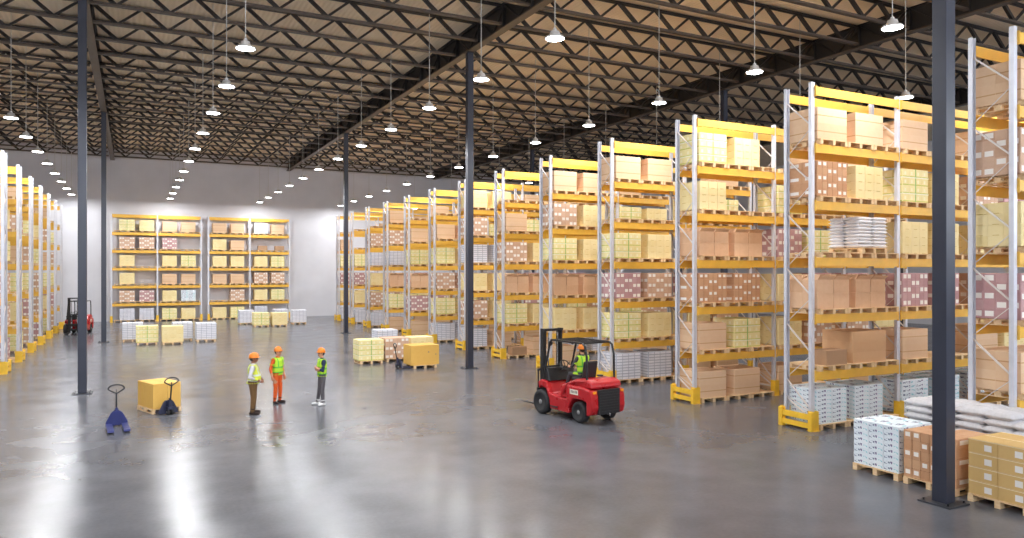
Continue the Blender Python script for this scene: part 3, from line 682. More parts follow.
SACK = sack_mesh(.60, .54, .175); SACK2 = sack_mesh(.64, .52, .108, .28, 'sack_w')
def sacks(loc, nx, ny, nz, hz, me, where, group, rz=0, key='', sides=('front', 'rear')):
    rnd = random.Random(key); R = Matrix.Rotation(rz, 3, 'Z')
    wx, wy = (.56, .53) if me is SACK else (.62, .5)
    for k in range(nz):
        for j in range(ny):
            for i in range(nx):
                ky = f'{key}_{k}{j}{i}'
                if ky in SKIP: continue
                p = Vector(((i - (nx - 1) / 2) * wx + rnd.uniform(-.015, .015), (j - (ny - 1) / 2) * wy + rnd.uniform(-.012, .012), k * hz))
                o = link('sack', me, None, 0, Vector(loc) + R @ p); o.rotation_euler.z = rz + rnd.uniform(-.04, .04)
                tag(o, f'white filled sack, layer {k + 1} up, {ordn(i + 1)} from left, {sides[j]}, {where}', 'sack', group); KEYS[o.name] = ky

# ------------------------------------------------------------------ fill the racks
SH = ['floor level', 'first shelf', 'second shelf', 'third shelf', 'fourth shelf', 'fifth shelf']
def bayfill(rk, x0, y0, bay, spec, rdesc, off=0.0, solo=False, key='R', mir=False, npal=3, pfull=False, frm='aisle'):
    """spec: list of two-letter strings from the floor up. Three pallets on every level, up to two loads on them."""
    for L, s in enumerate(spec):
        z = .0 if L == 0 else LV[L - 1]
        z += .002
        pgrp, lgrp = 'wooden pallets in the racks', 'loads in the racks'
        if s == 'xx': continue
        for q in range(npal):
            px = x0 + bay * BAY + .74 + q * 1.075 - .02
            n = bay * 3 + q + 1
            pallet((px, y0 + RD / 2, z), f'wooden pallet, {SH[L]}, {rdesc}, {ordn(n)} from the {frm}', pgrp, 0, pfull and L == 0 and bay == 0, f'p{key}.{bay}.{L}.{q}')
        for q, c in enumerate(s[:2]):
            if c in '._': continue
            lx = x0 + bay * BAY + (.70 if q == 0 else 2.2) + off; n = bay * 2 + q + 1
            zz = z + PH + .001; ky = f'l{key}.{bay}.{L}.{q}'; where = f'{SH[L]}, {rdesc}'
            cy = y0 + RD / 2
            if c == 'K':
                stack('k', (lx + .05, cy - (0 if solo else .25), zz), 2, 2 if solo else 1, 2, 'brown box', f'{where}, {ordn(n)} load', 'brown boxes in the racks', 0, ky)
            elif c == 'l':
                stack('d', (lx + .15, cy - .28, zz), 1, 1, 1, 'low box', f'{where}, {ordn(n)} load', 'low boxes in the racks', 0, ky)
            elif c == 'S':
                pallet((lx + .16, cy, zz), f'upper wooden pallet under white sacks, {where}', pgrp, 0, False, ky + 'p')
                sacks((lx + .16, cy, zz + PH), 2, 2, 9, .095, SACK2, f'{where}', 'white sacks in the racks', 0, ky)
            elif solo and c == 'B':
                stack('b', (lx, cy, zz), 6, 2, 5, 'brown carton', where, 'brown cartons in the racks', 0, ky)
            elif solo and c == 'Y':
                stack('y', (lx, cy, zz), 3, 2, 4, 'pale yellow carton', where, 'yellow cartons in the racks', 0, ky)
            elif solo and c == 'C':
                stack('c2', (lx, cy, zz), 2, 2, 8, 'white carton', f'{where}, {ordn(n)} load', 'white cartons in the racks', 0, ky)
            else:
                d = LOADS[c][1]
                load(c, (lx, cy, zz), f'{d}, {where}, {ordn(n)} load from the {frm}', lgrp, 0, ky)

ROWS = {}
RX = 16.05
rowY = [8.75] + [13.78 + 4.6 * k for k in range(12)]
S = {
    0: [['PP', 'PP', 'MB', 'YG', 'BP', 'PP'], ['P.', 'Y.', 'B.', 'G.', 'Y.', 'P.']],
    1: [['CC', 'lQ', 'KK', '.S', 'BY', 'PP'], ['CC', 'P.', 'MM', 'YY', 'GY', 'P.'], ['CC', 'PY', 'BB', 'YG', 'BM', 'P.']],
    2: [['PP', 'PG', 'BB', 'KK', 'Y.', 'GY'], ['P.', 'YB', 'YM', 'MG', 'G.', '.P'], ['PP', 'BY', 'MM', 'YG', 'YB', 'P.']],
    3: [['WW', 'GY', 'MB', 'GY', '..', 'PP'], ['PP', 'YB', 'MB', 'KY', 'YG', '.P']],
    4: [['P.', 'YY', 'KK', 'GY', 'BY', 'PP'], ['PP', 'GB', 'MY', 'BG', 'GY', 'P.']],
    5: [['lP', 'GY', 'KK', 'BY', 'P.', '..'], ['WW', 'GB', 'MY', 'YG', '.B', 'Y.']],
    6: [['WP', 'BY', 'YY', 'WW', 'B.', 'YY'], ['PP', 'MB', 'MY', 'YG', 'GB', 'P.']],
    7: [['WW', 'GG', 'BB', 'GY', 'PP', '..'], ['PP', 'YB', 'MY', 'YG', 'GB', 'P.']],
    8: [['PP', 'MM', 'KK', 'GG', 'PP', '.P'], ['WW', 'YB', 'MY', 'YG', 'GB', 'P.']],
    9: [['P.', 'GG', 'KK', 'WW', 'BB', 'P.'], ['PP', 'YB', 'MY', 'YG', 'GB', 'P.']],
    10: [['WW', 'BB', 'YY', 'WW', 'BB', '.Y'], ['PP', 'YB', 'MY', 'YG', 'GB', 'P.']],
    11: [['WW', 'YY', 'MM', 'GG', '.P', '..'], ['PP', 'YB', 'MY', 'YG', 'GB', 'P.']],
    12: [['W.', 'YY', 'M.', 'G.', 'P.', '..'], ['PP', 'YB', 'MY', 'YG', 'GB', 'P.']],
}
for r in range(13):
    nb = len(S[r]); rd = f'{ordn(r + 1)} right rack'
    lab = f'tall yellow and white pallet rack, {ordn(r + 1)} from the camera on the right' if r else 'tall pallet rack cut by the right edge behind the white sacks'
    rack(lab, RX if r else 16.1, rowY[r], nb, 'racks on the right', 'L', r > 5)
    for b in range(nb): bayfill(r, RX if r else 16.1, rowY[r], b, S[r][b], rd, 0, r in (1, 2) and b == 0, f'R{r}', pfull=(r in (1, 2)))
# racks on the left end at the aisle
for q, r in enumerate((12, 11, 10, 9, 8, 7, 6)):
    rd = f'{ordn(q + 1)} left-edge rack'
    rack(f'pallet rack at the left edge, {ordn(q + 1)} from the back wall', -4.8 - BAY, rowY[r], 1, 'racks on the left', 'R', True)
    bayfill(r, -4.8 - BAY, rowY[r], 0, [['GB', 'YM', 'PG', 'YB', 'MG', 'P.'], ['WG', 'BY', 'YG', 'PP', 'YB', '.P'], ['YM', 'GB', 'PB', 'YG', 'BY', '..']][q % 3], rd, .3, False, f'L{r}', frm='left')
# racks on the back wall
BKY = 70.75
BS = [['WW', 'BM', 'Y.', 'Y.', 'BB', 'GY'], ['GY', 'YC', 'PP', 'YG', 'M.', 'PP'], ['YG', '.B', 'PP', 'YY', 'YP', 'PP'], ['W.', 'YG', 'BB', 'YG', 'll', 'CP']]
for q, x in enumerate((-1.62, 5.98)):
    sd = ('left', 'right')[q]
    rack(f'wide {sd} pallet rack standing against the white back wall', x, BKY, 2, 'racks on the back wall', None, True)
    for b in range(2): bayfill(20 + q, x, BKY, b, BS[q * 2 + b], f'{sd} back rack', (.47, .25, .22, .25)[q * 2 + b], False, f'K{q}', frm='left end')

# ------------------------------------------------------------------ pallets on the floor
FL = 'wooden pallets on the floor'
def floor_load(kind, u0, u1, v, label, plabel, key, w=None):
    p = ground((u0 + u1) / 2, v); nm, ds, cat, me = LOADS[kind]
    p.y += .55
    for _ in range(8):
        us = []
        for sx in (-.58, .58):
            for sy in (-.5, .5):
                X, Y = p.x + sx, p.y + sy; us.append(CX + F * (X * CS - Y * SN) / (X * SN + Y * CS))
        p.x += ((u0 + u1) / 2 - (min(us) + max(us)) / 2) / 22
    pallet((p.x, p.y, 0.001), plabel, FL, 0, False, None)
    load(kind, (p.x, p.y, PH + .002), label, 'loads on the floor')
    return p
floor_load('G', 134.3, 160, 345, 'green-strapped yellow carton load, left of the pair before the left back rack', 'wooden pallet under the green-strapped load before the left back rack', 'f1')
floor_load('Y', 161.8, 183, 344.6, 'pale yellow carton load, right of the pair before the left back rack', 'wooden pallet under the plain yellow load before the left back rack', 'f2')
floor_load('W', 122, 143, 341.8, 'white bundle load half hidden behind the green-strapped load, at its left', 'wooden pallet under the white bundles left of the green-strapped load', 'f3')
floor_load('W', 171.5, 193, 341.2, 'white bundle load standing behind the pale yellow load at left', 'wooden pallet under the white bundles behind the pale yellow load', 'f4')
floor_load('W', 195.5, 216, 341.8, 'white bundle load standing alone right of the pale yellow load', 'wooden pallet under the lone white bundle load at left', 'f5')
floor_load('G', 252, 269.3, 327, 'green-strapped carton load before the right back rack', 'wooden pallet under the strapped load before the right back rack', 'f6')
floor_load('Y', 270.8, 287, 326.6, 'pale yellow carton load before the right back rack', 'wooden pallet under the pale yellow load before the right back rack', 'f7')
floor_load('W', 238, 254, 324.6, 'white bundle load left of the strapped load before the right back rack', 'wooden pallet under the white bundles left of the strapped load', 'f8')
floor_load('W', 273, 288, 323.0, 'white bundle load behind the pale yellow load before the right back rack', 'wooden pallet under the bundles behind the pale yellow load', 'f9')
floor_load('W', 291.3, 305.5, 324.2, 'white bundle load at the right end of the pallets by the back wall', 'wooden pallet under the rightmost white bundles by the back wall', 'f10')
# group in the middle of the floor
floor_load('G', 356.8, 380, 364.0, 'green-strapped yellow carton load at the left of the middle floor group', 'wooden pallet under the strapped load of the middle floor group', 'g1')
floor_load('B', 383.2, 404.6, 361.6, 'brown labelled carton load between yellow load and golden box on the floor', 'wooden pallet under the brown labelled load on the middle floor', 'g2')
floor_load('Y', 408, 430, 359.5, 'pale yellow carton load behind the big golden box on the middle floor', 'wooden pallet under the yellow load behind the golden box', 'g3')
p = floor_load('W', 375, 394.5, 351.5, 'white bundle load at the back of the middle floor group', 'wooden pallet under white bundles at the back of the middle group', 'g4')

def big_box(name, w, d, h, mat):
    return grooved(name, w, d, h, 3, 2, 1, mat, .004, .003)
# golden box with pallet jack in the middle group
pb = ground(425.5, 368.3); pb.y += .55
pallet((pb.x, pb.y, .001), 'wooden pallet under the big golden box in the middle of the floor', FL, 0, False)
GOLD = grooved('cardboard_box', 1.3, 1.02, .86, 1, 1, 1, MT['O'], .004, .003)
o = link('cardboard_box', GOLD, None, 0, (pb.x, pb.y, PH + .002)); tag(o, 'big golden cardboard box beside the dark pallet jack, middle of the floor', 'box')
MB().cyl((.16, -.511, .56), (.16, -.52, .56), .035, n=12).build('side_vent', MT['D'], o); MB().cyl((.5, -.511, .45), (.5, -.52, .45), .03, n=12).build('side_vent', MT['D'], o)
# golden cartons at left (turned pallet)
ca = ground(152, 414.7)
PHI = radians(47)
e_r = Vector((CS, -SN, 0)) * cos(PHI) + Vector((SN, CS, 0)) * sin(PHI)      # right edge direction in the world
rzg = atan2(e_r.y, e_r.x); e_b = Vector((-e_r.y, e_r.x, 0))
gc = ca + e_r * .44 + e_b * .6
sc_p = Vector((.84 / PW, 1.2 / PD, 1))
po = pallet((gc.x, gc.y, .001), 'wooden pallet under the golden cartons beside the blue pallet jack', FL, rzg, True)
po.scale = sc_p
for i in range(2):
    for j in range(3):
        q = gc + e_r * ((i - .5) * .405) + e_b * ((j - 1) * .4)
        o = link('carton', CM['o'], None, 0, (q.x, q.y, PH + .002)); o.rotation_euler.z = rzg
        tag(o, f'tall golden carton, {("front", "middle", "back")[j]} one of the {("left", "right")[i]} row, pallet beside blue pallet jack', 'carton', 'golden cartons on the left pallet')

# nearest pallets at the right edge: faces look at the aisle (-X)
RZ = -pi / 2
NX = 13.67
def near_pallet(y0, y1, x0, label):
    return pallet((x0 + PD / 2, (y0 + y1) / 2, .001), label, FL, RZ, True)
near_pallet(9.64, 10.70, NX, 'wooden pallet under the white printed cartons by the big column')
near_pallet(8.48, 9.54, NX, 'wooden pallet under the brown labelled cartons behind the big column')
near_pallet(7.2, 8.26, NX, 'wooden pallet under the tan cartons at the right edge')
cxn = NX + PD / 2
stack('c', (cxn - .02, 10.17, PH + .002), 3, 2, 8, 'white printed carton', 'stack left of the big column', 'white cartons by the big column', RZ, 'nC', ('aisle side', 'rack side'), .01) if False else None
def near_stack(kind, y, nx, ny, nz, desc, where, group, key):
    stack(kind, (cxn, y, PH + .002), nx, ny, nz, desc, where, group, RZ, key, ('aisle side', 'rack side'), .008)
CD['c'] = (.345, .52, .116); CM['c'] = carton_mesh('carton', .345, .52, .116, MT['C'])
CD['bl'] = CD['bn'] = (.19, .5, .188)
near_stack('c', 10.17, 3, 2, 8, 'white printed carton', 'left of big column', 'white cartons by the big column', 'nC')
CMb = (CM['bl'], CM['bn'])
CM['bl'] = carton_mesh('carton', .172, .52, .184, MT['lab_c']); CM['bn'] = carton_mesh('carton', .172, .52, .184, MT['lab_n']); CD['bl'] = CD['bn'] = (.172, .52, .184)
near_stack('b', 9.01, 6, 2, 5, 'brown carton', 'behind big column', 'brown cartons by the big column', 'nB')
CD['t'] = (.52, .53, .252); CM['t'] = carton_mesh('carton', .52, .53, .252, MT['tan_l'])
near_stack('t', 7.73, 2, 2, 4, 'tan carton', 'pallet at right edge', 'tan cartons at the right edge', 'nT')
# sacks behind them
SXc = 15.5
for q, (yc, nz, wh, pl) in enumerate(((9.85, 9, 'left sack pallet by column', 'wooden pallet under the sacks, left of the sack pallets'), (8.75, 9, 'middle sack pallet', 'wooden pallet under the middle sack pallet'), (7.65, 8, 'right sack pallet', 'wooden pallet under the sacks at the right edge'))):
    pallet((SXc, yc, .001), pl, FL, RZ, True)
    sacks((SXc, yc, PH), 2, 2, nz, .145, SACK, wh, 'white sacks behind the near cartons', RZ, f'ns{q}', ('aisle side', 'rack side'))

if DEEP_AT:
    m = MB()
    for p in DEEP_AT:
        b = len(m.v); m.v += [(v[0] + p.x, v[1] + p.y, v[2] + p.z) for v in one.v]; m.f += [tuple(b + i for i in f) for f in one.f]; m.m += one.m; m.uv += one.uv
    o = m.build('pallet_remainder', MT['wood']); tag(o, 'wooden pallets barely showing deep between the racks', 'pallets', None, 'stuff')

# ------------------------------------------------------------------ pallet jacks
def pallet_jack(label, loc, rz, mat, steer=0.0, tilt=.0):
    """forks point to +x, pump and handle at the origin"""
    t = thing('pallet_jack', label, 'pallet jack', loc, rz, 'hand pallet jacks')
    for s in (-1, 1):
        m = MB(); y = s * .19
        m.prism([(.12, .085), (1.15, .085), (1.2, .05), (1.2, .04), (1.12, .03), (.12, .03)], y - .078, y + .078)
        f = m.build('fork', mat, t, bevel=.008)
        MB().cyl((1.02, y - .045, .038), (1.02, y + .045, .038), .037, n=16).build('roller', MT['rubber'], f)
    # sloped shield that joins the forks to the pump
    m = MB()
    b = [(-.268, .03), (.268, .03), (.268, .12), (.15, .36), (.09, .42), (-.09, .42), (-.15, .36), (-.268, .12)]
    R = Matrix(((0, 1, 0, .10), (1, 0, 0, 0), (0, 0, 1, 0), (0, 0, 0, 1)))
    m.prism(b, -.02, .03, 0, R)
    m.build('shield', mat, t, bevel=.006)
    MB().box(-.09, -.09, .16, .09, .09, .24).cyl((0, 0, .2), (0, 0, .44), .06, n=16).cyl((0, 0, .44), (0, 0, .49), .035, n=12).build('pump', mat, t, bevel=.004)
    for s in (-1, 1):
        w = MB().cyl((0, s * .03, .09), (0, s * .085, .09), .09, n=24).build('steer_wheel', MT['rubber'], t)
        MB().cyl((0, s * .025, .09), (0, s * .092, .09), .035, n=12).build('hub', MT['hub'], w)
    h = MB(); top = Vector((-.12 - tilt, 0, .86))
    h.cyl((-.04, 0, .44), top, .022, n=12)
    hs = h.build('tiller', MT['black'], t)
    lo = []
    for k in range(24):
        a = 2 * pi * k / 24; y = .20 * cos(a); z = .12 * sin(a)
        if z < 0: y *= 1 - .75 * (-z / .12)
        lo.append(top + Vector((-.02 * (z + .11), y, z + .13)))
    MB().tube(lo, .02, 8, 0, True).build('grip_loop', MT['black'], hs, True)
    MB().bar(top + Vector((0, 0, .02)), top + Vector((-.01, 0, .12)), .03, .02).build('release_lever', MT['black'], hs)
    return t
pj = ground(116.5, 425.5)
# forks towards the camera
vc = Vector((0, 0, 0)) - pj; rzj = atan2(vc.y, vc.x)
pallet_jack('blue hand pallet jack standing empty on the floor at lower left', (pj.x, pj.y, 0), rzj + radians(3), MT['blue'], tilt=-.04)
# dark jack at the golden cartons: forks run under the pallet along e_b, handle on the right face
jp = ca + e_r * .34 - e_b * .38
pallet_jack('dark navy pallet jack with forks under the golden cartons at left', (jp.x + .02, jp.y, 0), atan2(e_b.y, e_b.x), MT['navy'])
# dark jack left of the golden box in the middle
jm = Vector((pb.x - 1.12, pb.y - .1, 0))
pallet_jack('dark navy pallet jack at the left of the big golden box, middle floor', (jm.x, jm.y, 0), 0, MT['navy'])

# ------------------------------------------------------------------ forklifts
def forklift(label, loc, rz):
    """x forward, rear axle at the origin, front axle at 1.75"""
    t = thing('forklift', label, 'forklift', loc, rz, 'red forklift trucks')
    WB = 1.72
    # wheels
    for x, y, r, w in ((0, .49, .30, .22), (0, -.49, .30, .22), (WB, .52, .36, .26), (WB, -.52, .36, .26)):
        s = 1 if y > 0 else -1
        M = Matrix.Translation((x, y, r)) @ Matrix.Rotation(pi / 2, 4, 'X')
        h = w / 2
        wl = MB().lathe([(r * .62, -h * .8), (r * .66, -h), (r * .9, -h), (r * .98, -h * .75), (r, -h * .3), (r, h * .3), (r * .98, h * .75), (r * .9, h), (r * .66, h), (r * .62, h * .8)], 36, M).build('wheel', MT['rubber'], t, True)
        hb = MB().lathe([(r * .61, -h * .5), (r * .61, h * .5), (r * .5, h * .55), (r * .22, h * .6), (r * .2, h * .85), (0.001, h * .85)], 24, Matrix.Translation((x, y, r)) @ Matrix.Rotation(-s * pi / 2, 4, 'X'))
        hb.build('hub', MT['hub'], wl, True)
    # chassis: side profile with wheel arches, full width between the wheels
    ch = [(.42, .22), (1.28, .22), (1.34, .5), (1.5, .78), (1.72, .84), (1.8, .82), (1.84, .74), (1.87, .95), (1.72, 1.02), (1.52, .98), (1.32, .66), (.78, .6), (.5, .62)]
    m = MB().prism(ch, -.6, .6); m.build('chassis', MT['red'], t, bevel=.03)
    # counterweight
    cw = [(-.56, .30), (-.36, .24), (-.36, .62), (-.2, .66), (.22, .66), (.36, .5), (.48, .3), (.52, .62), (.52, 1.02), (-.2, 1.02), (-.52, .96), (-.6, .8), (-.62, .5)]
    m = MB().prism(cw, -.61, .61); c = m.build('counterweight', MT['red'], t, bevel=.045)
    m = MB().box(-.645, -.38, .30, -.56, .38, .98); g = m.build('radiator_grille', MT['black'], c, bevel=.01)
    g2 = MB()
    for k in range(8): g2.box(-.66, -.35, .36 + k * .074, -.645, .35, .395 + k * .074)
    g2.build('louvre', MT['seat'], g)
    MB().cyl((-.66, 0, .30), (-.56, 0, .30), .03, n=12).build('tow_pin', MT['chrome'], c)
    # hood
    hd = [(-.5, 1.02), (.86, .64), (.9, .92), (.78, 1.1), (.3, 1.26), (-.3, 1.28), (-.52, 1.2)]
    hd = [(-.54, 1.0), (.5, 1.0), (.5, .62), (.88, .62), (.86, .96), (.62, 1.04), (.2, 1.2), (-.3, 1.24), (-.5, 1.16)]
    MB().prism(hd, -.55, .55).build('hood', MT['red'], t, bevel=.05)
    # decal plate on each side
    for s in (-1, 1):
        d = MB().box(.62, s * .601, .70 - .02, 1.02, s * .606, .82 - .02) if False else MB().box(-.02, s * .61, .78, .34, s * .616, .92)
        dp = d.build('side_decal', MT['plate_w'], t)
        q = MB()
        for k in range(5): q.box(.02 + k * .06, s * .616, .82, .05 + k * .06, s * .618, .89)
        q.build('lettering', MT['black'], dp)
    # seat
    MB().box(.22, -.25, 1.06, .72, .25, 1.2).build('seat_cushion', MT['seat'], t, bevel=.04)
    MB().prism([(.2, 1.18), (.3, 1.18), (.2, 1.68), (.1, 1.68)], -.24, .24).build('seat_back', MT['seat'], t, bevel=.04)
    # dash and steering
    MB().prism([(1.45, .98), (1.78, 1.0), (1.74, 1.34), (1.58, 1.38)], -.5, .5).build('dashboard', MT['black'], t, bevel=.03)
    MB().cyl((1.56, 0, 1.28), (1.36, 0, 1.42), .025, n=10).build('steering_column', MT['black'], t)
    ring = []
    for k in range(24):
        a = 2 * pi * k / 24; ring.append(Vector((1.34, 0, 1.44)) + Vector((.574, 0, .819)) * (.17 * cos(a)) + Vector((0, 1, 0)) * (.17 * sin(a)))
    sw = MB().tube(ring, .016, 8, 0, True)
    for k in range(3):
        a = 2 * pi * k / 3; sw.bar(Vector((1.34, 0, 1.44)), Vector((1.34, 0, 1.44)) + Vector((.574, 0, .819)) * (.17 * cos(a)) + Vector((0, 1, 0)) * (.17 * sin(a)), .02, .012)
    sw.build('steering_wheel', MT['black'], t)
    for k in range(3): MB().cyl((1.5, -.2 - k * .06, 1.34), (1.44, -.2 - k * .06, 1.52), .01, n=8).build('lever', MT['black'], t)
    # overhead guard
    gd = MB()
    for s in (-1, 1):
        gd.tube([(1.72, s * .5, .98), (1.66, s * .5, 1.3), (1.42, s * .5, 2.12), (1.34, s * .5, 2.22)], .032, 10)
        gd.tube([(-.28, s * .5, 1.2), (-.26, s * .5, 1.9), (-.18, s * .5, 2.16), (-.08, s * .5, 2.22)], .032, 10)
        gd.bar((-.1, s * .5, 2.22), (1.36, s * .5, 2.22), .06, .05)
    for k in range(7): gd.bar((-.08 + k * .236, -.5, 2.22), (-.08 + k * .236, .5, 2.22), .03, .045)
    gd.build('overhead_guard', MT['black'], t)
    for s in (-1, 1):
        l = MB().lathe([(.03, 0), (.07, .04), (.075, .07)], 16, Matrix.Translation((1.44, s * .42, 2.1)) @ Matrix.Rotation(pi / 2, 4, 'Y')).build('work_light', MT['black'], t)
        MB().cyl((1.512, s * .42, 2.1), (1.516, s * .42, 2.1), .068, n=16).build('lens', MT['clear'], l)
        l = MB().box(-.3, s * .44 - .05, 1.2, -.22, s * .44 + .05, 1.24).build('tail_lamp', MT['black'], t) if False else MB().box(-.62, s * .5 - .05, .88, -.585, s * .5 + .05, .95).build('tail_lamp', MT['lens'], t)
    # mast
    for s in (-1, 1):
        MB().box(1.94, s * .33 - .04, .1, 2.08, s * .33 + .04, 2.5).build('mast_rail', MT['black'], t)
        MB().box(1.97, s * .25 - .03, .12, 2.06, s * .25 + .03, 2.44).build('inner_mast_rail', MT['black'], t)
        MB().cyl((1.93, s * .17, .2), (1.93, s * .17, 1.3), .035, n=12).cyl((1.93, s * .17, 1.3), (1.93, s * .17, 2.38), .02, n=10).build('lift_cylinder', MT['chrome'], t)
        MB().cyl((1.6, s * .3, .75), (1.98, s * .31, .95), .03, n=10).build('tilt_cylinder', MT['black'], t)
    for z in (.3, 1.3, 2.42): MB().box(1.9, -.37, z, 1.95, .37, z + .08).build('mast_crossbar', MT['black'], t)
    # carriage, backrest, forks
    ca_ = MB()
    for z in (.28, .62): ca_.box(2.08, -.46, z, 2.14, .46, z + .1)
    for k in range(6): ca_.box(2.09, -.44 + k * .17, .28, 2.12, -.41 + k * .17, 1.25)
    ca_.box(2.09, -.45, 1.22, 2.13, .45, 1.27); ca_.build('load_backrest', MT['black'], t)
    for s in (-1, 1):
        MB().prism([(2.14, .14), (2.14, .75), (2.185, .75), (2.19, .19), (3.16, .155), (3.18, .14)], s * .26 - .055, s * .26 + .055).build('fork', MT['black'], t)
    # step and mirrors
    for s in (-1, 1): MB().box(.9, s * .6 - .02, .3, 1.22, s * .66, .33).build('step', MT['black'], t) if s > 0 else MB().box(.9, -.66, .3, 1.22, -.58, .33).build('step', MT['black'], t)
    MB().cyl((.1, -.3, 1.24), (.1, -.3, 1.27), .09, n=20).build('filler_cap', MT['black'], t)
    return t
H = Vector((-.12, .993, 0)).normalized(); rzf = atan2(H.y, H.x)
FLOC = Vector((11.61, 17.52, 0))
fk = forklift('red forklift with a driver in the aisle before the racks', FLOC, rzf)
fl2 = copy_tree(fk); q = ground(81, 333.5); fl2.location = (q.x, q.y, 0); fl2.rotation_euler.z = -pi / 2 + radians(-10); fl2.location.y += 1.0
fl2['label'] = 'distant red forklift half hidden behind the tall left column'

# ------------------------------------------------------------------ people
def ellipsoid(mb, c, r, n=16, k=10, M=None):
    prof = [(max(1e-6, sin(pi * i / k)), -cos(pi * i / k)) for i in range(k + 1)]
    T = Matrix.Translation(c) @ (M if M is not None else Matrix()) @ Matrix.Diagonal((r[0], r[1], r[2], 1))
    mb.lathe(prof, n, T)
def capsule(mb, p0, r0, p1, r1, n=12):
    p0, p1 = Vector(p0), Vector(p1); d = p1 - p0; L = d.length
    if L < 1e-6: return
    q = d.to_track_quat('Z', 'Y').to_matrix().to_4x4(); q.translation = p0
    pr = []
    for i in range(6): a = -pi / 2 + (pi / 2) * i / 5; pr.append((max(1e-6, r0 * cos(a)), r0 * sin(a)))
    for i in range(6): a = (pi / 2) * i / 5; pr.append((max(1e-6, r1 * cos(a)), L + r1 * sin(a)))
    mb.lathe(pr, n, q)

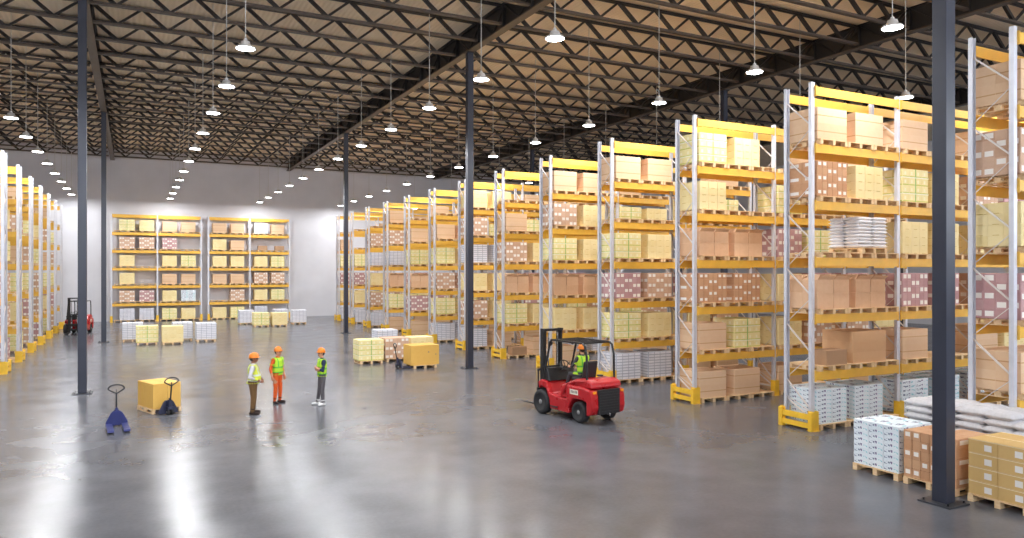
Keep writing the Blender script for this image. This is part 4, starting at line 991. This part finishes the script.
def person(label, loc, rz, pose, cl, vest, fat=1.0, scale=1.0, skin='skin'):
    """local frame: faces +x, left is +y. pose: joints by name"""
    parts = []    # (label, MB)
    def P(lab): m = MB(); parts.append((lab, m)); return m
    hz = pose.get('hipz', .93); lean = pose.get('lean', 0)
    dz = hz - .93
    # torso
    m = P('torso')
    rings = [(.84, .095, .145), (.93, .118 * fat, .172 * (1 + .5 * (fat - 1))), (1.03, .118 * fat, .165 * (1 + .5 * (fat - 1))), (1.15, .122 * (1 + .7 * (fat - 1)), .168 * (1 + .4 * (fat - 1))), (1.28, .125, .185), (1.38, .112, .195), (1.44, .08, .15), (1.48, .058, .07)]
    n = 20; b = len(m.v)
    for z, rx, ry in rings:
        for i in range(n):
            a = 2 * pi * i / n; m.v.append((rx * cos(a) + lean * (z - .9) + (.03 * (fat - 1) * 6 if .95 < z < 1.2 else 0), ry * sin(a), z + dz))
    for k in range(len(rings) - 1):
        for i in range(n):
            j = (i + 1) % n; m.f.append((b + k * n + i, b + k * n + j, b + (k + 1) * n + j, b + (k + 1) * n + i)); m.m.append(0); m.uv.append([(0, 0)] * 4)
    m.f.append(tuple(b + i for i in reversed(range(n)))); m.m.append(0); m.uv.append([(0, 0)] * n)
    q = b + (len(rings) - 1) * n; m.f.append(tuple(q + i for i in range(n))); m.m.append(0); m.uv.append([(0, 0)] * n)
    tx = lambda z: lean * (z - .9)
    # neck and head
    hx = tx(1.6) + .015; turn = pose.get('turn', 0); HR = Matrix.Rotation(turn, 4, 'Z')
    capsule(P('neck'), (tx(1.46), 0, 1.45 + dz), .058, (hx - .005, 0, 1.56 + dz), .054)
    hc = Vector((hx + .01, 0, 1.655 + dz))
    hp = lambda x, y, z: hc + HR.to_3x3() @ Vector((x, y, z))
    m = P('head'); ellipsoid(m, hc, (.098, .077, .112), M=HR); ellipsoid(m, hp(.03, 0, -.055), (.068, .058, .062), M=HR)
    capsule(m, hp(.088, 0, .012), .010, hp(.112, 0, -.022), .016)
    for s in (-1, 1):
        ellipsoid(m, hp(-.008, s * .078, -.008), (.022, .010, .032), 10, 6, HR)
        ellipsoid(P('eye'), hp(.086, s * .032, .012), (.012, .014, .009), 10, 6, HR)
    ellipsoid(P('lip'), hp(.088, 0, -.062), (.012, .024, .008), 10, 6, HR)
    # legs
    for s, nm in ((1, 'l'), (-1, 'r')):
        hip = Vector((0, s * .092, .90 + dz)); kn = Vector(pose[nm + 'knee']); an = Vector(pose[nm + 'ank']); td = pose.get(nm + 'toe', (1, 0))
        capsule(P('leg'), hip, .098 * (1 + .3 * (fat - 1)), kn, .064); capsule(parts[-1][1], kn, .066, an + Vector((0, 0, .02)), .05)
        capsule(parts[-1][1], kn.lerp(an, .25), .066, kn.lerp(an, .5), .058)
        m = P('shoe'); tv = Vector((td[0], td[1], 0)).normalized()
        capsule(m, an + Vector((0, 0, -.01)), .046, an + Vector((0, 0, -.045)), .045)
        bz = an.z - .09
        capsule(m, Vector((an.x, an.y, bz + .042)) - tv * .045, .042, Vector((an.x, an.y, bz + .040)) + tv * .10, .044)
        capsule(m, Vector((an.x, an.y, bz + .040)) + tv * .10, .044, Vector((an.x, an.y, bz + .034)) + tv * .16, .034)
    # arms
    for s, nm in ((1, 'l'), (-1, 'r')):
        sh = Vector((tx(1.4), s * .188, 1.405 + dz)); el = Vector(pose[nm + 'elb']); wr = Vector(pose[nm + 'wri'])
        m = P('sleeve'); capsule(m, Vector((tx(1.4), s * .13, 1.41 + dz)), .07, sh, .066); capsule(m, sh, .064, el, .046); capsule(m, el, .047, wr, .034)
        hd = Vector(pose[nm + 'hand']).normalized(); pn = Vector(pose[nm + 'palm']).normalized()   # finger direction and palm normal
        side = hd.cross(pn).normalized(); pn = side.cross(hd).normalized()
        m = P('hand'); capsule(m, wr, .030, wr + hd * .02, .030)
        for w_ in (-.028, -.009, .010, .028): capsule(m, wr + hd * .015 + side * w_ * .8, .017, wr + hd * .088 + side * w_, .0145)
        for w_, ln in ((-.034, .060), (-.0115, .076), (.0115, .082), (.034, .072)):
            k0 = wr + hd * .09 + side * w_; k1 = k0 + (hd * .9 + pn * .35).normalized() * ln * .5; k2 = k1 + (hd * .6 + pn * .8).normalized() * ln * .5
            capsule(m, k0, .0088, k1, .0084, 8); capsule(m, k1, .0084, k2, .0072, 8)
        ts = 1 if (side.dot(Vector((1, 0, .4))) > 0) else -1
        k0 = wr + hd * .03 + side * ts * .026; k1 = k0 + (hd * .6 + side * ts * .75 + pn * .3).normalized() * .045; k2 = k1 + (hd * .9 + side * ts * .25 + pn * .4).normalized() * .034
        capsule(m, k0, .013, k1, .0105, 8); capsule(m, k1, .0105, k2, .0088, 8)
    # join and fuse into one skin
    al = MB(); src = []
    for lab, m in parts:
        b = len(al.v); al.v += m.v; al.f += [tuple(b + i for i in f) for f in m.f]; al.m += m.m; al.uv += m.uv
        src += [(Vector(v), lab) for v in m.v]
    me = al.mesh('tmp', MT['skin']); tmp = link('tmp', me)
    rm = tmp.modifiers.new('r', 'REMESH'); rm.mode = 'VOXEL'; rm.voxel_size = .0065
    dg = bpy.context.evaluated_depsgraph_get(); dg.update()
    me2 = bpy.data.meshes.new_from_object(tmp.evaluated_get(dg)); bpy.data.objects.remove(tmp); bpy.data.meshes.remove(me)
    kd = KDTree(len(src))
    for i, (v, l) in enumerate(src): kd.insert(v, i)
    kd.balance()
    names = ['torso', 'sleeve', 'leg', 'shoe', 'skinm', 'eye', 'lip']
    mats = [cl['shirt'], cl['sleeve'], cl['legs'], cl['shoe'], skin, 'eye', 'lip']
    me2.materials.clear()
    for k in mats: me2.materials.append(MT[k])
    fl = []
    for p in me2.polygons:
        _, i, _ = kd.find(p.center); l = src[i][1]
        if l in ('neck', 'head', 'hand'): l = 'skinm'
        if l == 'torso' and p.center.z < .955 + dz: l2 = 'leg'
        else: l2 = l
        fl.append(l); p.material_index = names.index(l2); p.use_smooth = True
    me2.name = 'person'
    o = link('person', me2, None, 0, loc); o.rotation_euler.z = rz; o.scale = (scale,) * 3; tag(o, label, 'person', 'warehouse workers')
    # vest: a jacket lifted off the torso
    bm = bmesh.new(); bm.from_mesh(me2); bm.faces.ensure_lookup_table()
    zlo, zhi = (.925, 1.47)
    kill = [f for f, l in zip(bm.faces, fl) if not ((l == 'torso' or (l == 'sleeve' and abs(f.calc_center_median().y) < .205 and f.calc_center_median().z > 1.30 + dz and abs(f.calc_center_median().x - tx(1.4)) < .11)) and zlo + dz < f.calc_center_median().z < zhi + dz)]
    bmesh.ops.delete(bm, geom=kill, context='FACES')
    bm.normal_update()
    bmesh.ops.smooth_vert(bm, verts=bm.verts[:], factor=.5, use_axis_x=True, use_axis_y=True, use_axis_z=True)
    bm.normal_update()
    for v in bm.verts:
        nn = Vector((v.normal.x, v.normal.y, 0 if v.co.z < 1.1 + dz else v.normal.z)); v.co += nn * .016
    vm = bpy.data.meshes.new('safety_vest'); bm.to_mesh(vm); bm.free(); vm.materials.clear(); vm.materials.append(MT[vest])
    for p in vm.polygons: p.material_index = 0
    if dz:   # keep stripe heights
        for v in vm.vertices: v.co.z -= dz
    vo = link('safety_vest', vm, o); vo.location.z = dz
    sd = vo.modifiers.new('s', 'SOLIDIFY'); sd.thickness = .008; sd.offset = 1
    # hair and hard hat
    T = Matrix.Translation(hc) @ HR
    m = MB(); ellipsoid(m, (-.016, 0, .012), (.098, .083, .105)); hm = MB(); hm.v, hm.f, hm.m, hm.uv = [tuple(T @ Vector(v)) for v in m.v], m.f, m.m, m.uv
    hm.build('hair', MT['hair'], o, True)
    hat = MB().lathe([(.118, .0), (.120, .012), (.116, .03), (.106, .075), (.082, .115), (.045, .138), (.001, .145)], 28, T @ Matrix.Translation((-.004, 0, .04)) @ Matrix.Rotation(radians(-6), 4, 'Y'), 0, 1.08, .93)
    ho = hat.build('hard_hat', MT['hat'], o, True)
    br = MB().lathe([(.10, -.004), (.145, -.012), (.147, -.006), (.118, .008), (.10, .008)], 28, T @ Matrix.Translation((.012, 0, .042)) @ Matrix.Rotation(radians(-4), 4, 'Y'), 0, 1.05, .86)
    br.build('brim', MT['hat'], ho, True)
    rdg = MB().tube([T @ Vector((-.11, 0, .09)), T @ Vector((-.07, 0, .155)), T @ Vector((0, 0, .185)), T @ Vector((.07, 0, .165)), T @ Vector((.115, 0, .10))], .014, 8)
    rdg.build('crest', MT['hat'], ho, True)
    return o

stand = dict(lknee=(.02, .11, .50), lank=(.0, .12, .09), rknee=(.02, -.11, .50), rank=(-.01, -.12, .09), ltoe=(1, .3), rtoe=(1, -.3))
camright = Vector((CS, -SN, 0)); camfwd = Vector((SN, CS, 0))
def face(lat, dep): d = camright * lat + camfwd * dep; return atan2(d.y, d.x)
# 1: hands joined before the belly, facing right
p1 = dict(stand, lelb=(-.06, .27, 1.13), lwri=(.16, .15, 1.02), lhand=(.75, -.55, -.25), lpalm=(-.3, -.8, -.1),
          relb=(-.06, -.28, 1.13), rwri=(.17, -.14, 1.00), rhand=(.75, .5, -.3), rpalm=(-.3, .8, -.1), turn=radians(-4))
g = ground(253, 413.8); person('stocky person in yellow vest and brown trousers, leftmost of the three standing workers', (g.x, g.y, 0), face(.92, .25), p1, dict(shirt='white_cloth', sleeve='white_cloth', legs='brown', shoe='shoe'), 'vest_y', 1.2, .99, 'skin2').scale = (1.14, 1.14, .99)
# 2: arms hanging, facing the third man and a little to the camera
p2 = dict(stand, lelb=(-.04, .27, 1.13), lwri=(.05, .27, .88), lhand=(.2, -.02, -1), lpalm=(.1, -1, 0),
          relb=(-.05, -.27, 1.13), rwri=(.03, -.29, .88), rhand=(.15, .02, -1), rpalm=(.1, 1, 0), turn=radians(8))
g = ground(277.5, 403.0); person('person in orange work suit and green vest, middle one of three standing workers', (g.x, g.y, 0), face(.92, -.38), p2, dict(shirt='orange', sleeve='orange', legs='orange', shoe='shoe'), 'vest_g', 1.05, .99)
# 3: arms folded, facing left
p3 = dict(stand, lelb=(.05, .26, 1.13), lwri=(.20, .02, 1.20), lhand=(.1, -1, .05), lpalm=(-1, -.1, 0),
          relb=(.05, -.26, 1.12), rwri=(.185, -.03, 1.14), rhand=(-.05, 1, .05), rpalm=(-1, 0, .1), turn=radians(5))
p3.update(rknee=(.05, -.11, .50), rank=(.10, -.15, .09))
g = ground(322, 405); person('person with folded arms, navy sleeves and grey trousers, rightmost of three workers', (g.x, g.y, 0), face(-.75, -.45), p3, dict(shirt='navy_cloth', sleeve='navy_cloth', legs='grey', shoe='shoe_white'), 'vest_g', 1.0, .99)
# driver seated
hz = .50
p4 = dict(hipz=.52, lknee=(.44, .14, .50), lank=(.58, .14, .16), rknee=(.44, -.14, .50), rank=(.58, -.14, .16), lean=.06,
          lelb=(.18, .26, .76), lwri=(.42, .14, .70), lhand=(.9, -.1, .2), lpalm=(.1, -.6, -.8), relb=(.18, -.26, .76), rwri=(.42, -.14, .70), rhand=(.9, .1, .2), rpalm=(.1, .6, -.8))
R = Matrix.Rotation(rzf, 3, 'Z'); dl = FLOC + R @ Vector((.5, 0, .76))
person('person driving the forklift, in orange hard hat and green vest', dl, rzf, p4, dict(shirt='charcoal', sleeve='charcoal', legs='charcoal', shoe='shoe'), 'vest_g', 1.0, .97)

# ------------------------------------------------------------------ light, camera, view
wd = bpy.data.worlds.new('daylight'); SC.world = wd; wd.use_nodes = True
bg = wd.node_tree.nodes['Background']; bg.inputs['Color'].default_value = (.84, .9, 1, 1); bg.inputs['Strength'].default_value = 6.0
cam = bpy.data.cameras.new('camera'); co = bpy.data.objects.new('camera', cam); COL.objects.link(co)
cam.sensor_width = 36; cam.lens = 36 * F / 1024; cam.clip_end = 300; cam.clip_start = .05
cam.shift_x = -(CX - 512) / 1024; cam.shift_y = (CY - 269) / 1024
co.location = (0, 0, CAMZ); co.rotation_euler = (pi / 2, 0, -TH)
SC.camera = co
SC.view_settings.view_transform = 'Standard'; SC.view_settings.look = 'None'; SC.view_settings.gamma = 1; SC.view_settings.exposure = .22
SC.view_settings.use_curve_mapping = False
SC.cycles.use_denoising = True
SC.cycles.sample_clamp_direct = 20; SC.cycles.sample_clamp_indirect = 6; SC.cycles.max_bounces = 8; SC.cycles.diffuse_bounces = 5; SC.cycles.glossy_bounces = 3
